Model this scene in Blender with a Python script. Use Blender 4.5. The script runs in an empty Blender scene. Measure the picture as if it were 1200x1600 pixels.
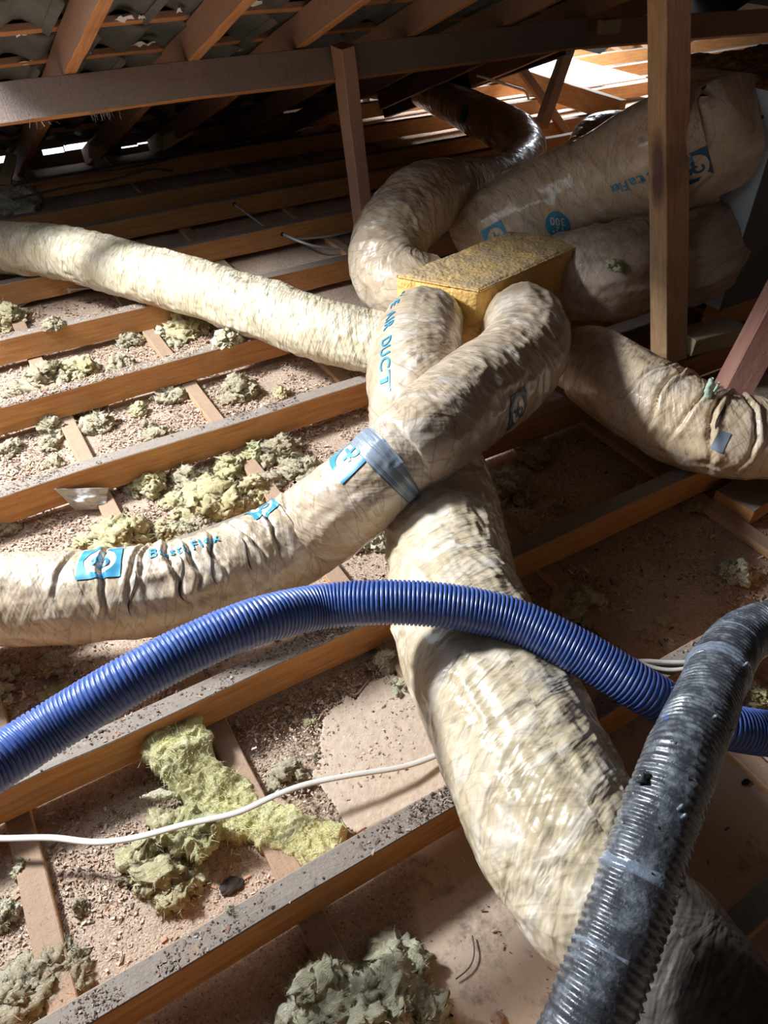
import bpy, bmesh, math, random
import numpy as np
from mathutils import Vector, Matrix

# ------------------------------------------------------------------ camera
F = 1166.66; YAW, PITCH, CAMH = .5404, .7204, 1.387
_cy, _sy, _cp, _sp = math.cos(YAW), math.sin(YAW), math.cos(PITCH), math.sin(PITCH)
FW = np.array([_sy*_cp, _cy*_cp, -_sp]); RT = np.array([_cy, -_sy, 0.]); UP = np.cross(RT, FW)
CP = np.array([0, 0, CAMH])
C = bpy.context.scene.collection
cd = bpy.data.cameras.new('camera'); cam = bpy.data.objects.new('camera', cd); C.objects.link(cam)
cd.sensor_fit = 'VERTICAL'; cd.sensor_height = 32; cd.lens = 32*F/1600; cd.clip_start = .02
cam.matrix_world = Matrix(((RT[0], UP[0], -FW[0], 0), (RT[1], UP[1], -FW[1], 0), (RT[2], UP[2], -FW[2], CAMH), (0, 0, 0, 1)))
bpy.context.scene.camera = cam

# ------------------------------------------------------------------ light and exposure
sc = bpy.context.scene
w = bpy.data.worlds.new('world'); sc.world = w; w.use_nodes = True
w.node_tree.nodes['Background'].inputs[0].default_value = (.80, .90, 1, 1)
w.node_tree.nodes['Background'].inputs[1].default_value = 3.0
sc.view_settings.view_transform = 'Standard'; sc.view_settings.look = 'None'
sc.view_settings.exposure = 0.0; sc.view_settings.gamma = 1; sc.view_settings.use_curve_mapping = False
def area(name, loc, target, sx, sy, power, col):
    l = bpy.data.lights.new(name, 'AREA'); l.shape = 'RECTANGLE'; l.size = sx; l.size_y = sy; l.energy = power; l.color = col
    o = bpy.data.objects.new(name, l); C.objects.link(o); o.location = loc
    o.rotation_euler = (Vector(target)-Vector(loc)).to_track_quat('-Z', 'Y').to_euler()
    return o
area('daylight_roof_opening', (-1.15, 2.75, 2.15), (.5, 1.4, 0), .40, .40, 240, (.93, .97, 1))
area('daylight_wing_opening', (4.85, 5.1, 1.3), (4.7, 5.0, 0), .7, .7, 170, (.92, .96, 1))
area('daylight_valley_gap', (3.35, 4.98, .50), (2.9, 4.9, 0), .3, .25, 9, (.92, .96, 1))
area('fill_behind_camera', (-1.5, -1.3, 1.9), (1.2, 2, .2), 1.3, 1.3, 1.3, (.95, .97, 1))  # weak fill lamp added behind the camera so the closed roof isn't black

# ------------------------------------------------------------------ helpers: rays, noise, meshes
def ray(px, py): return FW + (px-600)/F*RT - (py-800)/F*UP
def atz(px, py, z): d = ray(px, py); return CP + d*(z-CAMH)/d[2]
def aty(px, py, y): d = ray(px, py); return CP + d*y/d[1]
def atd(px, py, t): return CP + ray(px, py)*t
def depth(p): return float((np.asarray(p)-CP) @ FW)
def pix(P):
    P = np.asarray(P)-CP; wv = P @ FW
    return 600+F*(P @ RT)/wv, 800-F*(P @ UP)/wv
def _h(i, j, k, s):
    n = (i*374761393 + j*668265263 + k*2147483647 + s*974634777) & 0xffffffff
    n = ((n ^ (n >> 13))*1274126177) & 0xffffffff
    n = ((n ^ (n >> 15))*2246822519) & 0xffffffff
    return ((n ^ (n >> 16)) & 0xffffff)/16777215.
def vn(P, s=0):
    P = np.asarray(P, float); I = np.floor(P).astype(np.int64); f = P-I; f = f*f*(3-2*f)
    i, j, k = I[..., 0], I[..., 1], I[..., 2]; fx, fy, fz = f[..., 0], f[..., 1], f[..., 2]
    r = 0
    for a in (0, 1):
        for b in (0, 1):
            for c in (0, 1):
                r = r + _h(i+a, j+b, k+c, s)*(fx if a else 1-fx)*(fy if b else 1-fy)*(fz if c else 1-fz)
    return r*2-1
def fbm(P, o=4, s=0, g=.5):
    P = np.asarray(P, float); r = 0; a = 1
    for q in range(o): r = r+a*vn(P*(2.03**q)+q*7.3, s+q); a *= g
    return r
def ridged(P, o=2, s=0):
    P = np.asarray(P, float); r = 0; a = 1
    for q in range(o): r = r+a*(1-2*np.abs(vn(P*(2.1**q)+q*3.7, s+q))); a *= .5
    return r
def link(name, me, mat=None, parent=None, smooth=True):
    o = bpy.data.objects.new(name, me); C.objects.link(o)
    if mat: me.materials.append(mat)
    if parent: o.parent = parent; o.matrix_parent_inverse = parent.matrix_world.inverted()
    if smooth: me.polygons.foreach_set('use_smooth', [True]*len(me.polygons))
    return o
def mesh(name, V, Fc, mat=None, parent=None, smooth=True):
    me = bpy.data.meshes.new(name)
    me.from_pydata(np.asarray(V).tolist(), [], Fc if isinstance(Fc, list) else Fc.tolist()); me.update()
    return link(name, me, mat, parent, smooth)
def tag(o, label=None, cat=None, group=None, kind=None):
    if label: o['label'] = label
    if cat: o['category'] = cat
    if group: o['group'] = group
    if kind: o['kind'] = kind
    return o
def empty(name, loc):
    o = bpy.data.objects.new(name, None); C.objects.link(o); o.location = Vector([float(v) for v in loc]); o.empty_display_size = .05
    bpy.context.view_layer.update(); return o

# ------------------------------------------------------------------ materials
class NT:
    def __init__(s, name):
        s.m = bpy.data.materials.new(name); s.m.use_nodes = True; s.t = s.m.node_tree; s.b = s.t.nodes['Principled BSDF']
        s.tc = s.t.nodes.new('ShaderNodeTexCoord')
    def n(s, ty, **k):
        x = s.t.nodes.new('ShaderNode'+ty)
        for a, v in k.items():
            if a in x.bl_rna.properties.keys(): setattr(x, a, v)
            else: s.set(x.inputs[a.replace('_', ' ')], v)
        return x
    def set(s, inp, v):
        if isinstance(v, bpy.types.NodeSocket): s.t.links.new(v, inp)
        else:
            if hasattr(inp.default_value, '__len__') and len(inp.default_value) == 4 and len(v) == 3: v = (*v, 1)
            inp.default_value = v
    def coord(s, kind='Object', scale=(1, 1, 1)):
        mp = s.n('Mapping', Scale=scale); s.t.links.new(s.tc.outputs[kind], mp.inputs['Vector']); return mp.outputs[0]
    def noise(s, vec, scale, detail=4, rough=.6, dist=0):
        return s.n('TexNoise', Vector=vec, Scale=scale, Detail=detail, Roughness=rough, Distortion=dist).outputs[0]
    def ramp(s, f, a, b):
        return s.n('MapRange', Value=f, From_Min=a, From_Max=b).outputs[0]
    def math(s, op, a, b=0.):
        x = s.t.nodes.new('ShaderNodeMath'); x.operation = op; s.set(x.inputs[0], a); s.set(x.inputs[1], b); return x.outputs[0]
    def mix(s, f, a, b):
        x = s.t.nodes.new('ShaderNodeMix'); x.data_type = 'RGBA'
        s.set(x.inputs[0], f); s.set(x.inputs[6], a); s.set(x.inputs[7], b); return x.outputs[2]
    def up(s, a=.4, b=.8):
        g = s.n('NewGeometry'); sp = s.n('SeparateXYZ', Vector=g.outputs['Normal']); return s.ramp(sp.outputs[2], a, b)
    def done(s, col, rough=.7, bump=None, dist=.002, strength=1, **k):
        s.set(s.b.inputs['Base Color'], col); s.set(s.b.inputs['Roughness'], rough)
        if bump is not None:
            bp = s.n('Bump', Height=bump, Distance=dist, Strength=strength); s.t.links.new(bp.outputs[0], s.b.inputs['Normal'])
        for a, v in k.items(): s.set(s.b.inputs[a.replace('_', ' ')], v)
        return s.m

def mat_wood(name, ca, cb, dust=(.27, .225, .19), dustamt=1., stain=.35, specks=.5, u0=.45, u1=.75):
    m = NT(name); v = m.coord('Object', (2.2, 38, 38)); v2 = m.coord('Object', (1, 1, 1))
    oi = m.n('ObjectInfo')
    g = m.noise(v, 3, 6, .65, .6); big = m.noise(v2, 5, 3, .6)
    saw = m.noise(m.coord('Object', (160, 14, 6)), 1, 2, .5)
    c = m.mix(m.ramp(g, .32, .68), ca, cb)
    c = m.mix(m.math('MULTIPLY', m.ramp(big, .55, .78), stain), c, tuple(x*.35 for x in ca))
    c = m.mix(m.math('MULTIPLY', m.ramp(m.noise(v2, 60, 3, .7), .62, .72), specks*.6), c, (.10, .06, .04))
    c = m.mix(m.math('MULTIPLY', m.ramp(m.noise(v2, 24, 5, .7), .45, .85), .35*dustamt), c, dust)
    d = m.math('MULTIPLY', m.up(u0, u1), dustamt)
    dn = m.mix(m.noise(v2, 45, 5, .75), tuple(x*.72 for x in dust), tuple(x*1.25 for x in dust))
    dn = m.mix(m.math('MULTIPLY', m.ramp(m.noise(v2, 130, 3, .7), .60, .70), .8), dn, (.07, .05, .04))
    c = m.mix(m.math('MULTIPLY', d, m.ramp(m.noise(v2, 14, 4, .7), .12, .38)), c, dn)
    h = m.math('ADD', m.math('MULTIPLY', g, .5), m.math('ADD', m.math('MULTIPLY', saw, .35), m.math('MULTIPLY', m.noise(v2, 140, 3, .7), .8)))
    return m.done(c, .78, h, .0018, .9, Specular_IOR_Level=.25)
M = {}
M['joist'] = mat_wood('sawn_hardwood', (.42, .18, .06), (.62, .33, .13))
M['rafter'] = mat_wood('rafter_hardwood', (.38, .15, .055), (.56, .27, .11), (.34, .25, .21), .62, .4, u0=-.6, u1=-.2)
M['purlin'] = mat_wood('dusty_purlin', (.36, .14, .045), (.50, .23, .09), (.27, .215, .19), 1., u0=.05, u1=.25)
M['post'] = mat_wood('post_wood', (.56, .31, .15), (.78, .50, .29), (.28, .2, .15), .6, .4)
M['paleblock'] = mat_wood('pale_wood', (.42, .33, .2), (.56, .46, .3), (.3, .25, .2), .5, .2)
M['pinkwood'] = mat_wood('pink_stained_wood', (.42, .17, .13), (.52, .30, .23), (.30, .24, .21), .8, .3)
M['batten'] = mat_wood('ceiling_batten_wood', (.46, .25, .13), (.60, .36, .2), (.30, .22, .165), .75, .3)

def add_stain(mat, s0, hl, col):
    t = mat.node_tree; b = t.nodes['Principled BSDF']; src = b.inputs['Base Color'].links[0].from_socket
    n = t.nodes.new; tc = n('ShaderNodeTexCoord'); mp = n('ShaderNodeMapping'); mp.inputs['Location'].default_value = (-s0/hl, 0, 0.2); mp.inputs['Scale'].default_value = (1/hl, 0, 40)
    nz = n('ShaderNodeTexNoise'); nz.inputs['Scale'].default_value = 14; nz.inputs['Detail'].default_value = 4; ln = n('ShaderNodeVectorMath'); ln.operation = 'LENGTH'
    t.links.new(tc.outputs['Object'], mp.inputs[0]); t.links.new(mp.outputs[0], ln.inputs[0]); t.links.new(tc.outputs['Object'], nz.inputs[0])
    ad = n('ShaderNodeMath'); ad.operation = 'ADD'; t.links.new(ln.outputs['Value'], ad.inputs[0]); t.links.new(nz.outputs[0], ad.inputs[1])
    mr = n('ShaderNodeMapRange'); mr.inputs[1].default_value = 2.0; mr.inputs[2].default_value = 1.2; mr.inputs[4].default_value = .75; t.links.new(ad.outputs[0], mr.inputs[0])
    mx = n('ShaderNodeMix'); mx.data_type = 'RGBA'; mx.inputs[7].default_value = (*col, 1); t.links.new(mr.outputs[0], mx.inputs[0]); t.links.new(src, mx.inputs[6]); t.links.new(mx.outputs[2], b.inputs['Base Color'])
def mat_sleeve(name, base1, base2, veil, veilamt=.5, dustamt=.4, dustcol=(.20, .155, .12), rough=.32, coat=.5, stretch=(26, 8), crease=.5):
    m = NT(name); ob = m.coord('Object', (1, 1, 1))
    def sn(sx, sy, ang, det, ro, dist):
        mp = m.n('Mapping', Scale=(sx, sy, 1), Rotation=(0, 0, 0)); rt = m.n('Mapping', Rotation=(0, 0, ang)); m.t.links.new(m.tc.outputs['UV'], rt.inputs[0]); m.t.links.new(rt.outputs[0], mp.inputs[0])
        return m.noise(mp.outputs[0], 1, det, ro, dist)
    sx, sy = stretch; fold = sn(sx, sy, .38, 3, .5, .35); n2 = sn(sx*2.1, sy*1.2, .55, 2, .5, .25); n3 = sn(sx*1.5, sy*.9, -.3, 2, .5, .3)
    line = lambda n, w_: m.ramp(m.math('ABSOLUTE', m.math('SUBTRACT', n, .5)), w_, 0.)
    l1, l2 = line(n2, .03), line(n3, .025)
    big = m.noise(ob, 9, 4, .6)
    c = m.mix(m.ramp(big, .35, .68), base1, base2)
    c = m.mix(m.math('MULTIPLY', m.ramp(fold, .52, .70), veilamt), c, veil)
    c = m.mix(m.math('MULTIPLY', l1, veilamt*.4), c, veil)
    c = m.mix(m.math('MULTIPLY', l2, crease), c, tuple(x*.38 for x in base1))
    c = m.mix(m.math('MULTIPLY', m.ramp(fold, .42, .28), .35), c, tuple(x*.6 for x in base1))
    dm = m.math('MULTIPLY', m.math('MULTIPLY', m.up(.15, .9), m.ramp(m.noise(ob, 11, 5, .72), .38, .66)), dustamt)
    sp = m.math('MULTIPLY', m.ramp(m.noise(ob, 150, 3, .7), .63, .72), m.up(0, .6))
    c = m.mix(dm, c, m.mix(m.noise(ob, 90, 4, .7), tuple(x*.6 for x in dustcol), tuple(x*1.35 for x in dustcol)))
    c = m.mix(m.math('MULTIPLY', sp, dustamt), c, (.06, .045, .035))
    r = m.math('ADD', rough, m.math('MULTIPLY', dm, .5))
    ct = m.math('MULTIPLY', m.math('SUBTRACT', 1., m.math('MINIMUM', dm, 1.)), coat)
    h = m.math('ADD', m.math('MULTIPLY', fold, 1.1), m.math('ADD', m.math('MULTIPLY', n2, .45), m.math('MULTIPLY', n3, .4)))
    h = m.math('ADD', h, m.math('MULTIPLY', m.noise(ob, 120, 3, .7), m.math('MULTIPLY', dm, .35)))
    return m.done(c, r, h, .0115, 1, Coat_Weight=ct, Coat_Roughness=.12, Specular_IOR_Level=.45)
add_stain(M['post'], .60, .09, (.06, .035, .045))
CR1, CR2, VE = (.47, .36, .24), (.62, .50, .37), (.78, .74, .70)
M['sleeve'] = mat_sleeve('clear_plastic_over_cream_wool', CR1, CR2, VE, .55, .35)
M['sleeve_far'] = mat_sleeve('yellowed_plastic_sleeve', (.54, .46, .30), (.68, .60, .43), (.80, .77, .70), .5, .75, (.30, .25, .20), .34, .45, (42, 5.5), .75)
M['sleeve_big'] = mat_sleeve('crinkled_plastic_sleeve', (.52, .42, .27), (.66, .56, .41), (.82, .78, .73), .6, .25, (.22, .18, .14), .3, .55, (24, 7), .25)
M['sleeve_brown'] = mat_sleeve('brown_shiny_sleeve', (.42, .22, .10), (.55, .34, .19), (.66, .52, .40), .4, .3, (.16, .09, .055), .3, .5)
M['sleeve_dusty'] = mat_sleeve('dust_caked_sleeve', (.40, .29, .22), (.50, .38, .29), (.50, .42, .36), .3, 1.0, (.22, .175, .15), .5, .2)
M['sleeve_dusty2'] = mat_sleeve('half_dusty_sleeve', (.58, .43, .27), (.68, .53, .36), (.74, .71, .68), .5, .85, (.36, .28, .21), .3, .6)
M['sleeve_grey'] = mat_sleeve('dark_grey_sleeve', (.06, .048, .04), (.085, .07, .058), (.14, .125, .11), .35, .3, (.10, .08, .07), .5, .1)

def simple(name, col, rough=.6, nscale=40, var=.25, bump=.3, dist=.001, **k):
    m = NT(name); ob = m.coord('Object'); n = m.noise(ob, nscale, 4, .65)
    c = m.mix(n, tuple(x*(1-var) for x in col), tuple(min(1, x*(1+var)) for x in col))
    return m.done(c, rough, n, dist, bump, **k)
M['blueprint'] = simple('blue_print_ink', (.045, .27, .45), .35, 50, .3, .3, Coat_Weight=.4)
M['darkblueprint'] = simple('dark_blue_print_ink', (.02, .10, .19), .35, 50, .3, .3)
M['paleprint'] = simple('pale_sleeve_showing_through', (.70, .64, .56), .35, 50, .15, .3, Coat_Weight=.4)
def mat_tape():
    m = NT('grey_duct_tape'); f = m.noise(m.coord('UV', (130, 5, 1)), 1, 4, .6, .8); ob = m.coord('Object')
    c = m.mix(f, (.12, .15, .19), (.34, .41, .50))
    c = m.mix(m.math('MULTIPLY', m.ramp(m.noise(ob, 30, 5, .7), .52, .7), .7), c, (.22, .17, .13))
    return m.done(c, .3, f, .004, 1, Coat_Weight=.4, Coat_Roughness=.2)
M['tape'] = mat_tape()
def mat_blue():
    m = NT('blue_corrugated_plastic'); ob = m.coord('Object')
    c = m.mix(m.noise(ob, 25, 4, .6), (.035, .085, .33), (.055, .13, .43))
    c = m.mix(m.math('MULTIPLY', m.ramp(m.noise(ob, 60, 5, .75), .42, .8), .6), c, (.20, .23, .33))
    return m.done(c, .36, m.noise(ob, 200, 3, .6), .0004, .6, Coat_Weight=.3, Coat_Roughness=.3, Specular_IOR_Level=.5)
M['blue'] = mat_blue()
def mat_black():
    m = NT('black_tar_coated_hose'); ob = m.coord('Object')
    p = m.noise(ob, 40, 5, .7)
    c = m.mix(m.ramp(p, .48, .66), (.045, .05, .06), (.15, .17, .20))
    c = m.mix(m.ramp(m.noise(ob, 110, 4, .7), .66, .74), c, (.16, .15, .14))
    c = m.mix(m.ramp(m.noise(ob, 12, 2, .5), .70, .74), c, (.02, .07, .40))
    return m.done(c, m.ramp(p, .0, 1.4), m.noise(ob, 110, 4, .7), .0016, 1, Coat_Weight=.6, Coat_Roughness=.22)
M['black'] = mat_black()
M['blacktape'] = simple('shiny_grey_blue_tape_wrap', (.16, .19, .24), .25, 60, .6, .8, .003, Coat_Weight=.6)
M['flake'] = simple('peeling_tape_scraps', (.13, .13, .14), .4, 60, .6)
def mat_wool(name, a, b, d, damt):
    m = NT(name); ob = m.coord('Object')
    n1 = m.noise(ob, 60, 7, .78, .8); n2 = m.noise(ob, 14, 4, .6); n3 = m.noise(m.coord('Object', (60, 260, 200)), 1, 4, .7, 1.2)
    c = m.mix(m.ramp(n2, .35, .65), a, b)
    c = m.mix(m.math('MULTIPLY', m.ramp(n1, .42, .68), damt), c, d)
    c = m.mix(m.math('MULTIPLY', m.ramp(m.noise(ob, 170, 3, .7), .66, .72), .8), c, (.07, .05, .03))
    h = m.math('ADD', n1, m.math('MULTIPLY', n3, .7))
    return m.done(c, .95, h, .009, 1, Specular_IOR_Level=.05, Sheen_Weight=.25, Subsurface_Weight=.0)
M['wool_yellow'] = mat_wool('yellow_glass_wool', (.62, .60, .22), (.78, .77, .44), (.62, .58, .40), .45)
M['wool_batt'] = mat_wool('fresh_yellow_batt', (.84, .77, .30), (.93, .88, .55), (.74, .66, .34), .35)
M['wool_green'] = mat_wool('green_grey_glass_wool', (.74, .64, .30), (.86, .77, .46), (.52, .43, .27), .6)
M['wool_grey'] = mat_wool('dirty_grey_wool', (.58, .49, .31), (.72, .63, .43), (.40, .32, .22), .6)
M['wool_white'] = mat_wool('white_green_glass_wool', (.80, .74, .50), (.90, .85, .66), (.72, .63, .34), .55)
M['strand_y'] = simple('yellow_wool_fibres', (.72, .70, .42), .9); M['strand_g'] = simple('grey_wool_fibres', (.46, .42, .31), .9)
def mat_ceiling():
    m = NT('dusty_plasterboard'); ob = m.coord('Object'); sp = m.n('SeparateXYZ', Vector=ob)
    n = m.noise(ob, 7, 6, .7); f = m.noise(ob, 70, 5, .75); g = m.noise(ob, 230, 3, .7)
    dust = m.mix(m.ramp(n, .35, .65), (.47, .34, .26), (.60, .46, .355))
    dust = m.mix(m.ramp(f, .45, .75), dust, (.32, .235, .18))
    dust = m.mix(m.ramp(g, .58, .66), dust, (.72, .57, .43))
    dust = m.mix(m.ramp(g, .40, .34), dust, (.10, .065, .05))
    clean = m.mix(m.ramp(n, .4, .7), (.60, .46, .35), (.68, .53, .42))
    clean = m.mix(m.math('MULTIPLY', m.ramp(m.noise(ob, 9, 6, .75), .55, .68), .75), clean, (.19, .135, .105))
    clean = m.mix(m.ramp(m.noise(ob, 150, 3, .7), .70, .74), clean, (.10, .07, .05))
    k = m.math('ADD', sp.outputs[1], m.math('MULTIPLY', m.math('SUBTRACT', m.noise(ob, 6, 4, .6), .5), .2))
    k = m.math('ADD', k, m.math('MULTIPLY', m.ramp(sp.outputs[0], .36, .0), .9))
    mk = m.ramp(k, .50, .54)
    c = m.mix(mk, clean, dust)
    h = m.math('MULTIPLY', m.math('ADD', f, g), m.math('ADD', mk, .12))
    return m.done(c, .85, h, .004, 1, Specular_IOR_Level=.2)
M['ceiling'] = mat_ceiling()
def mat_chips(name, pal):
    m = NT(name); g = m.n('NewGeometry'); cr = m.n('ValToRGB'); m.t.links.new(g.outputs['Random Per Island'], cr.inputs[0])
    cr.color_ramp.interpolation = 'CONSTANT'; e = cr.color_ramp.elements
    while len(e) < len(pal): e.new(.5)
    for i, c in enumerate(pal): e[i].position = i/len(pal); e[i].color = (*c, 1)
    return m.done(cr.outputs[0], .9)
M['chips'] = mat_chips('mixed_debris', [(.46, .33, .24), (.60, .46, .35), (.26, .18, .13), (.40, .28, .20), (.54, .42, .32), (.14, .10, .075), (.50, .29, .19), (.50, .38, .29), (.64, .52, .41), (.36, .26, .19)])
M['chips_dark'] = mat_chips('dark_debris', [(.20, .15, .12), (.11, .08, .065), (.32, .25, .2), (.07, .05, .04), (.42, .34, .27), (.25, .14, .1)])
def mat_box():
    m = NT('yellow_foam_insulated_box'); ob = m.coord('Object'); v = m.n('TexVoronoi', Vector=ob, Scale=95.)
    n = m.noise(ob, 18, 5, .7)
    c = m.mix(m.ramp(n, .35, .7), (.68, .40, .10), (.80, .55, .20))
    c = m.mix(m.math('MULTIPLY', m.ramp(m.noise(ob, 30, 5, .75), .55, .72), .6), c, (.30, .17, .07))
    d = m.math('MULTIPLY', m.up(.4, .8), m.ramp(m.noise(ob, 12, 5, .7), .28, .56))
    c = m.mix(m.math('MULTIPLY', d, .8), c, (.36, .28, .19))
    c = m.mix(m.math('MULTIPLY', m.ramp(m.noise(ob, 85, 4, .7), .60, .68), m.up(.4, .8)), c, (.09, .065, .06))
    return m.done(c, .8, m.math('ADD', v.outputs[0], m.math('MULTIPLY', n, .5)), .0025, .9)
M['box'] = mat_box()
M['unit'] = simple('pale_blue_grey_sheet_metal', (.52, .60, .66), .45, 22, .22, .2)
M['unit_shaded'] = simple('shaded_sheet_metal', (.10, .10, .10), .6, 22, .2, .2)  # shade of the unlit front put into the metal colour
def mat_top():
    m = NT('dirty_foam_top'); ob = m.coord('Object'); n = m.noise(m.coord('Object', (1, 1.6, 1)), 16, 6, .72)
    c = m.mix(m.ramp(n, .42, .6), (.13, .07, .035), (.50, .27, .10)); return m.done(c, .9, n, .02, 1)
M['unittop'] = mat_top()
M['tile'] = simple('grey_concrete_tile', (.105, .105, .10), .85, 30, .4, .6)
M['sark'] = simple('dark_roof_backing', (.045, .032, .025), .95, 10, .3)
M['torn'] = simple('bright_glimpse_and_flake', (.78, .80, .82), .5, 30, .1)  # bright silver for the added sky glimpses, also used for the paint flake
M['sheet'] = simple('white_board', (.86, .88, .9), .6, 6, .04, .1)
M['cable_w'] = simple('white_cable', (.62, .58, .54), .5, 60, .12, .2)
M['cable_g'] = simple('grey_cable', (.42, .43, .46), .5, 60, .15, .2)
M['cable_d'] = simple('dusty_dark_cable', (.10, .085, .075), .8, 60, .3, .2)
M['brick'] = simple('brown_rough_wall', (.20, .12, .08), .9, 12, .4, .6)
M['card'] = simple('dusty_cardboard', (.50, .39, .30), .9, 60, .3, .9, .003)
M['film'] = simple('grey_plastic_film', (.46, .43, .40), .3, 25, .25, .6, .004, Coat_Weight=.5)
M['greenplastic'] = simple('pale_green_plastic', (.45, .62, .50), .4)
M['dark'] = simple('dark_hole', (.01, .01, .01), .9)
M['web'] = simple('dusty_cobweb', (.24, .2, .17), .95)
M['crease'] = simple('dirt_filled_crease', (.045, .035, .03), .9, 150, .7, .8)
M['foil'] = simple('dark_metal_collar', (.06, .07, .08), .35, 60, .4, .5, Metallic=.5)

# ------------------------------------------------------------------ beams
def beam(name, p0, p1, wid, hei, mat, up=(0, 0, 1), parent=None, seg=None, rough=.0014, seed=0, chamfer=.0022):
    """p0,p1 = centre of the two ends; wid across, hei along 'up'."""
    p0 = np.array(p0, float); p1 = np.array(p1, float); L = np.linalg.norm(p1-p0); X = (p1-p0)/L
    U = np.array(up, float); U = U-X*(U @ X); U /= np.linalg.norm(U); Yv = np.cross(U, X)
    n = seg or max(2, int(L/.03)); a, b, c = wid/2, hei/2, chamfer
    prof = [(-a+c, -b), (a-c, -b), (a, -b+c), (a, b-c), (a-c, b), (-a+c, b), (-a, b-c), (-a, -b+c)]
    V = []
    for i in range(n+1):
        for (y, z) in prof: V.append((L*i/n, y, z))
    V = np.array(V); N = V*np.array([9, 1, 1])+seed*13.7
    V[:, 1] += rough*vn(N*np.array([1, 40, 40]), 1)+rough*1.6*vn(V*3+seed, 2); V[:, 2] += rough*vn(N*np.array([1, 40, 40])+50, 3)+rough*2*vn(V*2.3+seed+9, 4)
    Fc = [[i*8+k, i*8+(k+1) % 8, (i+1)*8+(k+1) % 8, (i+1)*8+k] for i in range(n) for k in range(8)]
    Fc = [f[::-1] for f in Fc]; Fc.append(list(range(8))[::1]); Fc.append([n*8+k for k in range(8)][::-1])
    me = bpy.data.meshes.new(name); me.from_pydata(V.tolist(), [], Fc); me.update()
    bm = bmesh.new(); bm.from_mesh(me); bmesh.ops.recalc_face_normals(bm, faces=bm.faces); bm.to_mesh(me); bm.free()
    o = link(name, me, mat, None, False)
    mw = Matrix(((X[0], Yv[0], U[0], p0[0]), (X[1], Yv[1], U[1], p0[1]), (X[2], Yv[2], U[2], p0[2]), (0, 0, 0, 1)))
    o.matrix_world = mw
    if parent: o.parent = parent; o.matrix_parent_inverse = parent.matrix_world.inverted()
    return o

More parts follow.
